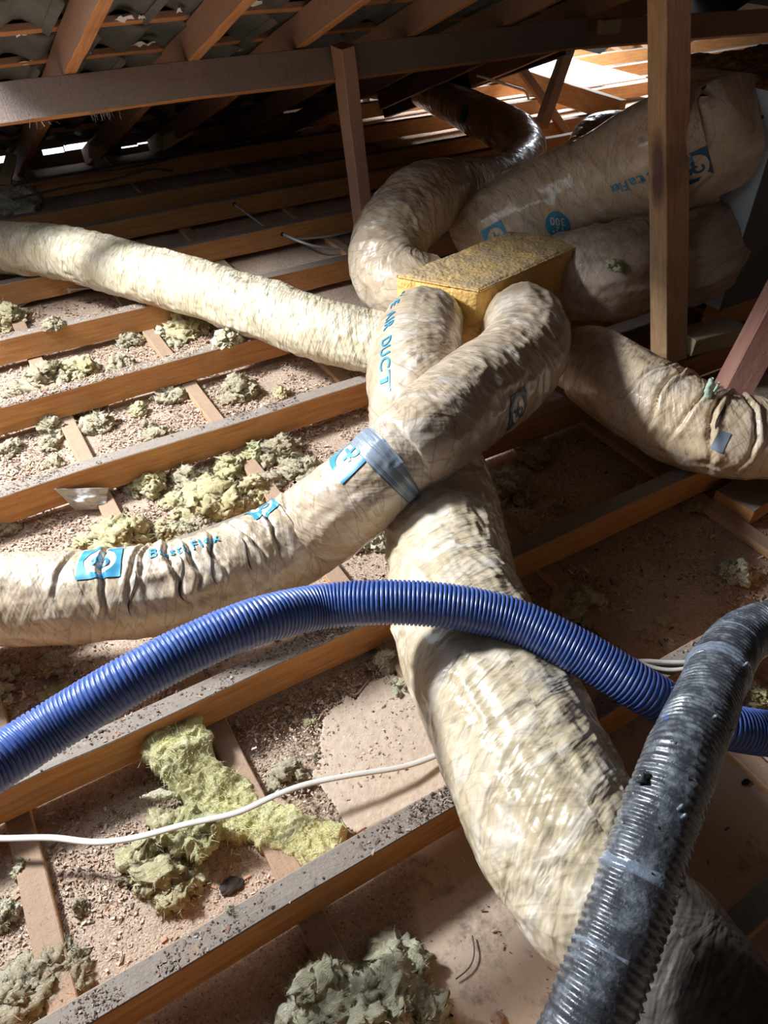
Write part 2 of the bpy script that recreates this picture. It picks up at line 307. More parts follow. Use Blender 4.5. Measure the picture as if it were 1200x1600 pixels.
# ------------------------------------------------------------------ tubes
def catmull(P, ds):
    P = np.array(P, float); P = np.vstack([2*P[0]-P[1], P, 2*P[-1]-P[-2]]); out = []
    for i in range(1, len(P)-2):
        a, b, c, d = P[i-1:i+3]; L = np.linalg.norm((c-b)[:3]); n = max(2, int(L/ds))
        for k in range(n):
            t = k/n; out.append(.5*((2*b)+(c-a)*t+(2*a-5*b+4*c-d)*t*t+(3*b-a-3*c+d)*t**3))
    out.append(P[-2]); out = np.array(out)
    for q in range(3): out[1:-1] = .25*out[:-2]+.5*out[1:-1]+.25*out[2:]
    s = np.r_[0, np.cumsum(np.linalg.norm(np.diff(out[:, :3], axis=0), axis=1))]
    n = max(4, int(s[-1]/ds)); t = np.linspace(0, s[-1], n+1)
    return np.array([np.interp(t, s, out[:, k]) for k in range(4)]).T, t
class Tube:
    def __init__(s, pts, ds=.005, nt=96, disp=None, squash=None):
        Q, s.s = catmull(pts, ds); s.P = Q[:, :3]; s.R = Q[:, 3]; n = len(s.P); s.nt = nt
        T = np.gradient(s.P, axis=0); T /= np.linalg.norm(T, axis=1)[:, None]
        N = np.zeros_like(T); u = np.array([0, 0, 1.]); a = u-T[0]*(T[0] @ u)
        if np.linalg.norm(a) < .1: a = np.array([1., 0, 0])-T[0]*T[0][0]
        N[0] = a/np.linalg.norm(a)
        for i in range(1, n):
            a = N[i-1]-T[i]*(N[i-1] @ T[i]); N[i] = a/np.linalg.norm(a)
        s.T, s.N, s.B = T, N, np.cross(T, N)
        th = np.linspace(0, 2*math.pi, nt, endpoint=False); S, TH = np.meshgrid(s.s, th, indexing='ij')
        s.D = disp(S, TH, s.R[:, None]) if disp is not None else np.zeros_like(S)
        s.V = s.at_grid(TH, s.D)
    def at_grid(s, TH, D):
        r = s.R[:, None]+D
        return s.P[:, None]+s.N[:, None]*(np.cos(TH)*r)[..., None]+s.B[:, None]*(np.sin(TH)*r)[..., None]
    def build(s, name, mat, parent=None, caps=True):
        n, nt = len(s.s), s.nt; V = s.V.reshape(-1, 3)
        i = np.arange(n-1)[:, None]; k = np.arange(nt)[None]; k2 = (k+1) % nt
        Fc = np.stack([i*nt+k, (i+1)*nt+k, (i+1)*nt+k2, i*nt+k2], -1)
        Fc = Fc.reshape(-1, 4)[:, ::-1]
        me = bpy.data.meshes.new(name); Fl = Fc.tolist(); nq = len(Fl)
        if caps: Fl.append(list(range(nt))); Fl.append([(n-1)*nt+q for q in range(nt)][::-1])
        me.from_pydata(V.tolist(), [], Fl); me.update()
        uvl = me.uv_layers.new(name='UVMap'); Rm = float(np.mean(s.R))
        si = Fc // nt; ki = Fc % nt; kk = ki.astype(float)
        wrap = (ki.max(1) - ki.min(1)) > nt/2; kk[wrap] = np.where(kk[wrap] < nt/2, kk[wrap]+nt, kk[wrap])
        uv = np.zeros((len(me.loops), 2)); uv[:nq*4, 0] = s.s[si].reshape(-1); uv[:nq*4, 1] = (kk/nt*2*math.pi*Rm).reshape(-1)
        uvl.data.foreach_set('uv', uv.astype(np.float32).ravel())
        return link(name, me, mat, parent)
    def surf(s, a, th, off=.0015):
        """points on the displaced surface at arclength a, angle th"""
        a = np.clip(np.asarray(a, float), 0, s.s[-1]); i = a/s.s[1]; i0 = np.clip(np.floor(i).astype(int), 0, len(s.s)-2); f = (i-i0)
        th = np.mod(th, 2*math.pi); k = th/(2*math.pi)*s.nt; k0 = np.floor(k).astype(int) % s.nt; g = k-np.floor(k)
        L = lambda A: A[i0]*(1-f)[:, None]+A[i0+1]*f[:, None]
        D = s.D; d = (D[i0, k0]*(1-g)+D[i0, (k0+1) % s.nt]*g)*(1-f)+(D[i0+1, k0]*(1-g)+D[i0+1, (k0+1) % s.nt]*g)*f
        r = s.R[i0]*(1-f)+s.R[i0+1]*f+d+off
        return L(s.P)+L(s.N)*(np.cos(th)*r)[:, None]+L(s.B)*(np.sin(th)*r)[:, None]
    def find(s, px, py):
        V = s.V.reshape(-1, 3); x, y = pix(V); d = np.hypot(x-px, y-py); dep = (V-CP) @ FW
        j = np.where(d < max(3, d.min()*1.2))[0]; j = j[np.argmin(dep[j])]
        return s.s[j // s.nt], (j % s.nt)/s.nt*2*math.pi, s.R[j // s.nt]
def sleeve_disp(A=.05, fs=26, ft=2.2, lump=.03, twist=.5, seed=0, creases=(), ring=0, ringp=.03):
    def f(S, TH, R):
        r = R+0*S; ct, st = np.cos(TH), np.sin(TH)
        sk = S+twist*R*np.cos(TH-.8)+.02*vn(np.stack([S*8, ct*1.5, st*1.5], -1), seed+31)
        q = np.stack([sk*fs, ct*ft, st*ft], -1)
        d = ridged(q, 2, seed)*.5
        d = np.sign(d)*np.abs(d)**1.25
        q2 = np.stack([(S-twist*R*np.cos(TH+1.1))*fs*.75+9, ct*ft*1.7, st*ft*1.7], -1)
        d = d+.55*ridged(q2, 2, seed+5)
        lm = fbm(np.stack([S*6, ct*1.3, st*1.3], -1), 3, seed+9)
        am = .55+.6*(vn(np.stack([S*5, ct, st], -1), seed+12)+.5)
        D = r*(A*d*am*.6+lump*lm)
        if ring: D = D+r*ring*np.cos(2*math.pi*S/ringp)*(.6+.4*vn(np.stack([S*9, ct, st], -1), seed+3))
        for (s0, amp, wd, th0, spread) in creases:
            s1 = s0+.012*np.sin(TH*2+s0*40)+.010*vn(np.stack([S*0+s0*9, ct*3, st*3], -1), seed+2)
            m = np.exp(-((np.angle(np.exp(1j*(TH-th0))))/spread)**2)
            D = D-amp*np.exp(-((S-s1)/wd)**2)*m+amp*.45*np.exp(-((S-s1-2.2*wd)/(1.6*wd))**2)*m
        return D
    return f
def track(L):
    """(px,py,pixel radius,z of the centre) -> centre point and true radius"""
    out = []
    for px, py, pr, z in L:
        p = atz(px, py, z); out.append((*p, pr*depth(p)/F))
    return out

def decal(tube, px, py, verts2, faces, mat, parent, name, ang=0, off=.002, size=1, off2=(0, 0), maxlen=.006, flip=False):
    """lay a flat 2D mesh on the tube's surface; ang = rotation of its x axis from the duct's direction"""
    s0, t0, R = tube.find(px, py)
    bm = bmesh.new(); vs = [bm.verts.new((x, y, 0)) for x, y in verts2]
    for f in faces:
        try: bm.faces.new([vs[i] for i in f])
        except ValueError: pass
    bmesh.ops.triangulate(bm, faces=bm.faces)
    for q in range(6):
        le = [e for e in bm.edges if e.calc_length()*size > maxlen]
        if not le: break
        bmesh.ops.subdivide_edges(bm, edges=le, cuts=1); bmesh.ops.triangulate(bm, faces=[f for f in bm.faces if len(f.verts) > 3])
    co = np.array([v.co[:2] for v in bm.verts])*size+np.array(off2)
    if flip: co = -co
    ca, sa = math.cos(ang), math.sin(ang)
    a = s0+co[:, 0]*ca-co[:, 1]*sa; b = co[:, 0]*sa+co[:, 1]*ca
    P = tube.surf(a, t0-b/R, off)
    for v, p in zip(bm.verts, P): v.co = p
    bmesh.ops.recalc_face_normals(bm, faces=bm.faces)
    me = bpy.data.meshes.new(name); bm.to_mesh(me); bm.free()
    if len(me.polygons):
        c = np.array(me.polygons[0].center); j = np.argmin(np.linalg.norm(tube.P-c, axis=1))
        if np.dot(np.array(me.polygons[0].normal), c-tube.P[j]) < 0: me.flip_normals()
    return link(name, me, mat, parent)
def text_geo(s):
    cu = bpy.data.curves.new('t', 'FONT'); cu.body = s; cu.size = 1; cu.offset = .016; cu.space_character = 1.12; cu.align_x = 'CENTER'; cu.align_y = 'CENTER'; cu.resolution_u = 4
    o = bpy.data.objects.new('t', cu); C.objects.link(o); dg = bpy.context.evaluated_depsgraph_get(); dg.update()
    me = bpy.data.meshes.new_from_object(o.evaluated_get(dg)); V = [(v.co[0], v.co[1]) for v in me.vertices]; Fc = [list(p.vertices) for p in me.polygons]
    bpy.data.objects.remove(o); bpy.data.curves.remove(cu); bpy.data.meshes.remove(me); return V, Fc
def disc_geo(r, n=28): return [(r*math.cos(k*2*math.pi/n), r*math.sin(k*2*math.pi/n)) for k in range(n)], [list(range(n))]
def square_ring_geo(a, b, r, n=32):
    V, Fc = [], []
    for k in range(n):
        t = k*2*math.pi/n; c, s = math.cos(t), math.sin(t); q = 1/max(abs(c), abs(s))
        V += [(r*c, r*s), (a*c*q, b*s*q)]
    for k in range(n): j = (k+1) % n; Fc.append([2*k, 2*k+1, 2*j+1, 2*j])
    return V, Fc
def stroke_geo(pts, w, taper=False):
    P = np.array(pts, float); T = np.gradient(P, axis=0); T /= np.linalg.norm(T, axis=1)[:, None]; N = np.stack([-T[:, 1], T[:, 0]], 1)
    n = len(P); w = w*(np.sin(np.linspace(.08, math.pi-.08, n))**.8)[:, None] if taper else w; V = np.vstack([P+N*w/2, P-N*w/2])
    return V.tolist(), [[i, i+1, n+i+1, n+i] for i in range(n-1)]
def logo_stroke():
    out = []
    for ctl in ([(.02, -.72), (.06, -.35), (.12, .0), (.30, .35), (.42, .60)], [(.66, .10), (.25, .06), (-.15, -.08), (-.50, -.02), (-.66, .25), (-.50, .55), (-.15, .62), (.08, .45), (.12, .0)]):
        P, _ = catmull([(x, y, 0, 0) for x, y in ctl], .08); V, Fc = stroke_geo(P[:, :2]*.66, .15); out.append((V, Fc))
    V = out[0][0]+out[1][0]; n = len(out[0][0]); return V, out[0][1]+[[i+n for i in f] for f in out[1][1]]

# ------------------------------------------------------------------ small loose stuff
def chips(name, regions, mat, seed, parent=None, label=None):
    """regions: (n, x0,x1,y0,y1,z,size,cluster)"""
    rng = np.random.default_rng(seed); Vs, Fs = [], []; base = 0
    cube = np.array([(-1, -1, -1), (1, -1, -1), (1, 1, -1), (-1, 1, -1), (-1, -1, 1), (1, -1, 1), (1, 1, 1), (-1, 1, 1)], float)*.5
    cf = np.array([(0, 3, 2, 1), (4, 5, 6, 7), (0, 1, 5, 4), (1, 2, 6, 5), (2, 3, 7, 6), (3, 0, 4, 7)])
    for (n, x0, x1, y0, y1, z, sz, cl) in regions:
        X = rng.uniform(x0, x1, n*3); Y = rng.uniform(y0, y1, n*3)
        dn = vn(np.stack([X*7, Y*9, X*0+seed], -1), seed)*.7+vn(np.stack([X*25, Y*25, X*0+seed], -1), seed+3)*.5
        keep = np.where(dn*cl+rng.uniform(-.5, .5, n*3) > 0)[0][:n]; X, Y = X[keep], Y[keep]; n = len(X)
        S = sz*(.35+rng.gamma(1.6, .45, n)); S = np.minimum(S, sz*3.2)
        asp = rng.uniform(1, 3.2, n); a = rng.uniform(0, 6.28, n); tl = rng.normal(0, .35, n)
        dims = np.stack([S*asp*.8, S*.8, S*.45], 1)
        v = cube[None]*dims[:, None]*rng.uniform(.7, 1.3, (n, 8, 3))
        v[..., 2] += v[..., 0]*np.sin(tl)[:, None]
        c, s = np.cos(a)[:, None], np.sin(a)[:, None]
        x = v[..., 0]*c-v[..., 1]*s; y = v[..., 0]*s+v[..., 1]*c
        V = np.stack([x+X[:, None], y+Y[:, None], v[..., 2]+z+(S*.2)[:, None]], -1)
        Vs.append(V.reshape(-1, 3)); Fs.append((cf[None]+(base+np.arange(n)*8)[:, None, None]).reshape(-1, 4)); base += n*8
    o = mesh(name, np.vstack(Vs), np.vstack(Fs), mat, parent, False)
    if parent is None: tag(o, label, 'debris', kind='stuff')
    else: o['kind'] = 'stuff'
    return o
_ico = {}
def ico(n):
    if n not in _ico:
        bm = bmesh.new(); bmesh.ops.create_icosphere(bm, subdivisions=n, radius=1); bm.verts.ensure_lookup_table()
        _ico[n] = (np.array([v.co for v in bm.verts]), [[v.index for v in f.verts] for f in bm.faces]); bm.free()
    return _ico[n]
def fibres(cen, nor, n, L, seed, parent, mat):
    rng = np.random.default_rng(seed); i = rng.integers(0, len(cen), n); p = cen[i]; d = nor[i]*.5+rng.normal(0, .6, (n, 3)); d /= np.linalg.norm(d, axis=1)[:, None]
    l = L*rng.uniform(.3, 1.2, (n, 1)); w_ = rng.uniform(.0002, .0005, (n, 1)); sd = np.cross(d, rng.normal(0, 1, (n, 3))); sd /= np.linalg.norm(sd, axis=1)[:, None]+1e-9; cv = rng.normal(0, .5, (n, 3))
    V = np.stack([q for k in range(3) for t in [k/2] for c in [p+d*l*t+cv*l*t*t*.6] for ww in [w_*(1-.6*t)] for q in (c-sd*ww, c+sd*ww)], 1)
    V[..., 2] = np.maximum(V[..., 2], -.0235); F_ = (np.array([[0, 1, 3, 2], [2, 3, 5, 4]])[None]+(np.arange(n)*6)[:, None, None]).reshape(-1, 4)
    o = mesh('loose_fibres', V.reshape(-1, 3), F_, mat, parent); o['kind'] = 'stuff'; return o
ZC_ = -.024
def crumbs(name, blobs, mat, seed, label, group=None, level=3, nf=200, cat='insulation', strand='strand_g', zf=ZC_, fl=.012, rough=.45):
    """one torn lump of wool: many merged crumbly bits in a single mesh. blobs: (centre, radius)"""
    V0, F0 = ico(level); F0 = np.array(F0); rng = np.random.default_rng(seed); n0 = len(V0); Vs, Fs, Cs = [], [], []
    for k, (c, r) in enumerate(blobs):
        sc_ = np.array([rng.uniform(.8, 1.5), rng.uniform(.7, 1.2), rng.uniform(.55, .9)]); q = V0*1.9+rng.uniform(0, 50, 3)
        w_ = np.stack([fbm(q+9, 3, seed), fbm(q+19, 3, seed+3), fbm(q+29, 3, seed+5)], -1)
        P = V0*(1+rough*fbm(q*1.7+w_*.5, 4, seed+1, .6))[:, None]*sc_+w_*.28
        a = rng.uniform(0, 6.28); x = P[:, 0]*math.cos(a)-P[:, 1]*math.sin(a); y = P[:, 0]*math.sin(a)+P[:, 1]*math.cos(a)
        tl = rng.normal(0, .5); z = P[:, 2]*math.cos(tl)+x*math.sin(tl)*.6
        W = np.stack([x, y, z], -1)*r+np.asarray(c); W[:, 2] = np.where(W[:, 2] < zf, zf+(W[:, 2]-zf)*.02, W[:, 2]); W[:, 2] = np.maximum(W[:, 2], zf)
        Vs.append(W); Fs.append(F0+k*n0); Cs.append(W-np.asarray(c))
    W = np.vstack(Vs); o = mesh(name, W, np.vstack(Fs), M[mat]); tag(o, label, cat, group)
    if nf:
        nor = np.vstack(Cs); nor /= np.linalg.norm(nor, axis=1)[:, None]+1e-9; ok = np.where(W[:, 2] > zf+.003)[0]
        if len(ok): fibres(W[ok], nor[ok], nf, fl, seed, o, M[strand])
    return o
def clump(name, c, r, mat, seed, label, group=None, level=5, nf=220, strand='strand_g', **k):
    rng = np.random.default_rng(seed); R = r[0]; n = {5: int(12+R*380), 4: 7, 3: 3}[level]; blobs = []
    for q in range(n):
        a = rng.uniform(0, 6.28); d = rng.uniform(0, 1)**.6; rr = R*rng.uniform(.20, .42)*(1.15 if n < 9 else 1)
        h = r[2]*2*(1-d**2)*rng.uniform(.1, 1)
        blobs.append((np.array([c[0]+R*.85*d*math.cos(a), c[1]+R*.85*d*math.sin(a), c[2]+h*.75+rr*.15]), rr))
    return crumbs(name, blobs, mat, seed, label, group, 3 if level > 4 else 2, nf, strand=strand, zf=c[2], fl=R*.16+.003)
def heap(name, outline, zb, hgt, nb, rb, mat, seed, label, nf=800, strand='strand_y', rough=.45, zl=0):
    O = np.array([atz(x, y, zb)[:2] for x, y in outline]); rng = np.random.default_rng(seed); blobs = []
    while len(blobs) < nb:
        p = rng.uniform(O.min(0), O.max(0)); ins = False; dist = 9
        for i in range(len(O)):
            a, b = O[i], O[(i+1) % len(O)]
            if ((a[1] > p[1]) != (b[1] > p[1])) and (p[0] < (b[0]-a[0])*(p[1]-a[1])/((b[1]-a[1]) or 1e-9)+a[0]): ins = not ins
            ab = b-a; t = min(1, max(0, ((p-a) @ ab)/(ab @ ab))); dist = min(dist, np.linalg.norm(p-a-ab*t))
        if not ins: continue
        k = min(1, dist/.06); rr = rb*rng.uniform(.5, 1.25); blobs.append((np.array([p[0], p[1], zb+zl+hgt*k*rng.uniform(.2, 1)]), rr))
    return crumbs(name, blobs, mat, seed, label, None, 3, nf, strand=strand, zf=zb+zl, fl=.012, rough=rough)
def batt(name, outline, zb, zt, thick, mat, seed, label, strand='strand_y', parent=None, res=.0035, nf=900, cat='insulation', ragged=.012, amp=.5, group=None, grow=0):
    """a flat torn piece of wool batt: outline in pixels laid on height zb, surface follows zt(x,y)"""
    O = np.array([atz(x, y, zb)[:2] for x, y in outline]); x0, y0 = O.min(0)-.03; x1, y1 = O.max(0)+.03
    nx, ny = int((x1-x0)/res), int((y1-y0)/res); gx, gy = np.meshgrid(np.linspace(x0, x1, nx), np.linspace(y0, y1, ny), indexing='ij')
    gxx = gx+ragged*fbm(np.stack([gx*45, gy*45, gx*0+seed], -1), 4, seed); gyy = gy+ragged*fbm(np.stack([gx*45, gy*45, gx*0+seed+40], -1), 4, seed+7)
    ins = np.zeros(gx.shape, bool); dist = np.full(gx.shape, 9.)
    for i in range(len(O)):
        a, b = O[i], O[(i+1) % len(O)]
        cond = ((a[1] > gyy) != (b[1] > gyy)) & (gxx < (b[0]-a[0])*(gyy-a[1])/((b[1]-a[1]) or 1e-9)+a[0]); ins ^= cond
        ab = b-a; t = np.clip(((gxx-a[0])*ab[0]+(gyy-a[1])*ab[1])/(ab @ ab), 0, 1)
        dist = np.minimum(dist, np.hypot(gxx-a[0]-t*ab[0], gyy-a[1]-t*ab[1]))
    sd = np.where(ins, dist, -dist)+grow; k = np.clip(sd/(thick*.8), 0, 1); prof = np.sqrt(1-(1-k)**2)
    nz = fbm(np.stack([gx*22, gy*22, gx*0], -1), 5, seed+3, .6); st = ridged(np.stack([gx*60, gy*60, gx*0+3], -1), 3, seed+9)
    base = zt(gx, gy) if callable(zt) else gx*0+zt
    top = base+prof*thick*(1+amp*nz+.14*st)+.004; bot = base+0*top
    wx = .35*thick*fbm(np.stack([gx*30, gy*30, gx*0+9], -1), 3, seed+13)*prof; wy = .35*thick*fbm(np.stack([gx*30, gy*30, gx*0+19], -1), 3, seed+17)*prof
    mk = sd > 0; cell = mk[:-1, :-1] & mk[1:, :-1] & mk[1:, 1:] & mk[:-1, 1:]
    idx = np.arange(nx*ny).reshape(nx, ny); ii, jj = np.where(cell)
    T = np.stack([gx+wx, gy+wy, np.maximum(top, bot+.001)], -1).reshape(-1, 3); Bv = np.stack([gx, gy, bot], -1).reshape(-1, 3)
    q = np.stack([idx[ii, jj], idx[ii+1, jj], idx[ii+1, jj+1], idx[ii, jj+1]], -1)
    # boundary walls
    from collections import Counter
    ed = {}
    for f in q.tolist():
        for a, b in zip(f, f[1:]+f[:1]):
            if (b, a) in ed: del ed[(b, a)]
            else: ed[(a, b)] = 1
    n = nx*ny; faces = q.tolist()+[[v+n for v in f[::-1]] for f in q.tolist()]+[[b, a, a+n, b+n] for a, b in ed]
    Vall = np.vstack([T, Bv]); used = np.unique(np.concatenate([np.array(f) for f in faces])); mp = -np.ones(2*n, int); mp[used] = np.arange(len(used))
    o = mesh(name, Vall[used], [[int(mp[v]) for v in f] for f in faces], M[mat] if isinstance(mat, str) else mat, parent)
    if parent is None: tag(o, label, cat, group)
    if nf:
        e = T[q[:, 0]]; nr = np.tile([0, 0, 1.], (len(e), 1)); fibres(e, nr, nf, .012, seed, o, M[strand])
    return o
def cable(name, pts, r, mat, parent=None, nt=10, flat=1., ds=.006):
    t = Tube([(*p, r) for p in pts], ds, nt)
    if flat != 1.:
        th = np.linspace(0, 2*math.pi, nt, endpoint=False)[None]; k = t.R[:, None]+0*th
        t.V = t.P[:, None]+t.N[:, None]*(np.cos(th)*k)[..., None]+t.B[:, None]*(np.sin(th)*k*flat)[..., None]
    return t.build(name, mat, parent)

# ================================================================== SETTING
def quadbox(name, x0, x1, y0, y1, z0, z1, mat, parent=None):
    V = [(x, y, z) for z in (z0, z1) for y in (y0, y1) for x in (x0, x1)]
    return mesh(name, V, [[0, 2, 3, 1], [4, 5, 7, 6], [0, 1, 5, 4], [1, 3, 7, 5], [3, 2, 6, 7], [2, 0, 4, 6]], mat, parent, False)
ZC = -.025
# plasterboard ceiling lining seen from above: it is the floor of this roof space
nx, ny = 260, 190; gx, gy = np.meshgrid(np.linspace(-3, 9, nx), np.linspace(-3, 8.8, ny), indexing='ij')
gx = -3+12*((np.linspace(0, 1, nx))**1.25)[:, None]+0*gy
V = np.stack([gx, gy, ZC+.0025*fbm(np.stack([gx*5, gy*5, gx*0], -1), 3, 5)-.0025], -1).reshape(-1, 3); V[:, 2] = np.minimum(V[:, 2], ZC)
i = np.arange(nx*ny).reshape(nx, ny); Fq = np.stack([i[:-1, :-1], i[1:, :-1], i[1:, 1:], i[:-1, 1:]], -1).reshape(-1, 4)
cq = V[Fq].mean(1); Fq = Fq[~((cq[:, 0] < 2.15) & (cq[:, 1] > 5.2))]
tag(mesh('floor', V, Fq, M['ceiling']), kind='structure')
chips('debris', [(15000, -.3, 1.15, 1.85, 2.3, ZC, .0028, 1), (15000, -.35, 1.1, 1.40, 1.85, ZC, .0028, 1), (8000, -.2, 1.1, 2.34, 2.75, ZC, .003, 1),
                 (2500, 0, 1.1, 2.8, 3.24, ZC, .0035, 1), (7000, -.4, .8, .99, 1.40, ZC, .0025, 1), (15000, -.45, .85, .55, .95, ZC, .0019, 1.1),
                 (5000, .7, 1.9, .55, .95, ZC, .0026, 1.2), (2500, 1.0, 1.9, 1.0, 1.40, ZC, .0028, 1), (420, .1, .62, .1, .5, ZC, .0018, 1.6), (150, .6, 1.3, .1, .5, ZC, .0018, 1.4)],
      M['chips'], 3, label='wood chips, bark and mortar crumbs scattered over the lining boards between joists')

JY = [(.085, 'nearest joist, at the bottom right corner under the dark duct', -.5, 6), (.504, 'long joist crossing the bottom foreground under the fat crinkled duct', -2, 6),
      (.954, 'joist running under the blue corrugated hose', -2, 6), (1.404, 'joist mostly hidden beneath the pale duct at left', -2, 5),
      (1.848, 'orange sided joist above the heap of yellow wool and grey film scrap', -2, 5), (2.30, 'joist with a wool tuft on it, ending at the far left pale duct', -2, 5),
      (2.752, 'joist just below the far left pale duct, carrying the short post', -2, 5), (3.235, 'joist with a grey cable leaving its bored hole above a clipped cable', -2, 5),
      (3.70, 'joist behind the clipped cables, with a cable hole near its middle', -2, 5), (3.98, 'dark joist with a dusty top edge behind the short post', -1.5, 5),
      (4.50, 'dark red joist with a white lit top edge at the foot of the roof slope', .2, 7), (5.02, 'orange lit joist beyond the roof valley', 1.6, 8),
      (5.47, 'lit joist running behind the white board', 2.5, 8), (5.92, 'far joist with a bright top beyond the white board', 2.5, 8), (6.6, 'farthest lit joist near the end wall', 2.5, 8)]
JT = .095
for k, (y, lab, x0, x1) in enumerate(JY):
    o = beam('ceiling_joist', (x0, y+.0225, JT/2), (x1, y+.0225, JT/2), .045, JT, M['joist'], seed=k, seg=int((x1-x0)/.04))
    tag(o, lab, 'joist', 'ceiling joists')
    if k == 1:
        chips('joist_top_debris', [(2600, -.45, .50, .508, .546, JT, .0016, 1.5), (300, .5, 1.4, .508, .546, JT, .0018, 1.6)], M['chips_dark'], 8, o)
    if k == 2: chips('joist_top_debris', [(2600, -.3, .65, .958, .997, JT, .0018, 1.5)], M['chips_dark'], 9, o)
    if k == 4: chips('joist_top_debris', [(900, -.3, .8, 1.852, 1.89, JT, .0016, 1.6)], M['chips_dark'], 10, o)
    if k == 5: chips('joist_top_debris', [(2600, -.2, .8, 2.304, 2.345, JT, .0022, 1.2)], M['chips'], 11, o)
    if k == 6: chips('joist_top_debris', [(900, -.2, .8, 2.756, 2.795, JT, .0022, 1.2)], M['chips'], 12, o)
BX = [(-.65, 'left of the picture'), (-.25, 'at the bottom left corner with a wool tuft on it'), (.155, 'passing under the torn yellow batt in the foreground'),
      (.58, 'crossing the chip strewn bays at the middle left'), (1.065, 'running under the fat duct and past the bottom right corner'), (1.63, 'in the dark bays at the right'),
      (2.1, 'under the large metal unit'), (2.6, 'behind the large metal unit')]
for k, (x, lab) in enumerate(BX):
    o = beam('ceiling_batten', (x, -1.2, ZC/2-.0005), (x, 5.1, ZC/2-.0005), .048, -ZC-.001, M['batten'], seed=30+k, seg=90)
    tag(o, 'flat ceiling batten '+lab, 'batten', 'ceiling battens')

# ---- roof slope: plane of the rafters' undersides
K = .404; zr = lambda y: .885-K*(y-2.8); RN = np.array([0, K, 1])/math.hypot(1, K); RD = np.array([0, 1, -K])/math.hypot(1, K)
RX = [(-2.2, 'out of view at the far left'), (-1.75, 'beside the gap in the tiles'), (.54, 'leftmost in view, its side lit white by the daylight'), (.95, 'second from left in view, with a reddish lit side'),
      (1.36, 'third from left in view, standing over the purlin'), (1.84, 'fourth from left in view, half dark'), (2.30, 'above the short post'), (2.75, 'near the tall post, in shadow'), (3.2, 'in the dark beside the valley')]
def raft(name, x, y0, y1, lab, cat='rafter', w_=.04, h_=.095, off=0, mat='rafter'):
    a = np.array([x, y0, zr(y0)])+RN*(h_/2+off); b = np.array([x, y1, zr(y1)])+RN*(h_/2+off)
    return tag(beam(name, a, b, w_, h_, M[mat], up=RN, seed=int(x*50)+60), lab, cat, 'rafters')
for k, (x, lab) in enumerate(RX):
    y1 = 5.12 if x < 2.6 else 4.6
    raft('rafter', x, -.6, y1, 'sloping hardwood roof rafter '+lab)
def purlin(x0, x1, lab, y=2.8, z=.76, seed=1):
    c = np.array([0, y, z])+RN*.0575+RD*.023
    return tag(beam('purlin', (x0, c[1], c[2]), (x1, c[1], c[2]), .046, .113, M['purlin'], up=RN, seed=seed), lab, 'purlin', 'purlins')
pu = purlin(-1.3, 2.74, 'long dusty purlin carrying the rafters across the top of the picture')
c2 = np.array([0, 2.8, .76])+RN*.0575+RD*.023
p2 = tag(beam('purlin', (2.743, c2[1], c2[2]-.004), (5.2, c2[1]-.02, c2[2]-.09), .046, .105, M['rafter'], up=RN, seed=4), 'second purlin length continuing to the right behind the tall post', 'purlin', 'purlins')
q = aty(952, 40, 2.77); tag(beam('timber_block', q-np.array([.055, 0, 0]), q+np.array([.055, 0, 0]), .03, .055, M['paleblock'], seed=5), 'small pale nailed block joining the two purlin lengths', 'block')
# wisps of dirt hanging from the purlin
rng = np.random.default_rng(4); Vw, Fw = [], []
for cx, n in [(158, 26), (300, 0), (350, 22), (455, 18), (475, 14), (62, 8)]:
    for q in range(n):
        p = aty(cx+rng.normal(0, 14), (203-.177*cx if cx < 300 else 150-.2*(cx-300))-2, 2.8); d = np.array([rng.normal(0, .008), rng.normal(0, .004), -rng.uniform(.006, .034)])
        b = len(Vw); m_ = p+d*.5+rng.normal(0, .004, 3); ww = .0008
        Vw += [p-[ww, 0, 0], p+[ww, 0, 0], m_-[ww, 0, 0], m_+[ww, 0, 0], p+d-[ww*.4, 0, 0], p+d+[ww*.4, 0, 0]]; Fw += [[b, b+1, b+3, b+2], [b+2, b+3, b+5, b+4]]
web = mesh('hanging_cobweb', np.array(Vw), Fw, M['web'], pu); web['kind'] = 'stuff'

# roof covering: tiles seen from below, tile battens, backing sheet with real openings
roof = empty('roof', (1, 3, 1.2)); roof['kind'] = 'structure'
G0, GA = 3.13, .335; ztile = lambda y: zr(y)+.095/RN[2]
for k in range(-4, 6):
    y = G0+k*GA
    beam('tile_batten', np.array([.12, y, ztile(y)])+RN*.012, np.array([3.4 if y < 4.2 else 3.0, y, ztile(y)])+RN*.012, .04, .022, M['rafter'], up=RN, seed=90+k, parent=roof, seg=60)
def tile_mesh():
    n = 14; V = []; L = .40; W_ = .325
    for s_, dz in ((0, 0), (1, 0)):
        for lay in (0, 1):
            for i_ in range(n+1):
                u = i_/n; z = .017*math.cos(u*4*math.pi)+(.012 if u > .93 else 0)
                V.append((u*W_, s_*L, z+lay*.016-(.012 if s_ == 0 and lay == 0 else 0)))
    Fc = []; r_ = lambda s_, l_: (s_*2+l_)*(n+1)
    for i_ in range(n):
        Fc += [[r_(0, 0)+i_, r_(1, 0)+i_, r_(1, 0)+i_+1, r_(0, 0)+i_+1], [r_(0, 1)+i_, r_(0, 1)+i_+1, r_(1, 1)+i_+1, r_(1, 1)+i_],
               [r_(0, 0)+i_, r_(0, 0)+i_+1, r_(0, 1)+i_+1, r_(0, 1)+i_], [r_(1, 0)+i_, r_(1, 1)+i_, r_(1, 1)+i_+1, r_(1, 0)+i_+1]]
    me = bpy.data.meshes.new('roof_tile'); me.from_pydata(V, [], Fc); me.update(); me.materials.append(M['tile'])
    me.polygons.foreach_set('use_smooth', [True]*len(me.polygons)); return me
tm = tile_mesh(); rng = np.random.default_rng(7)
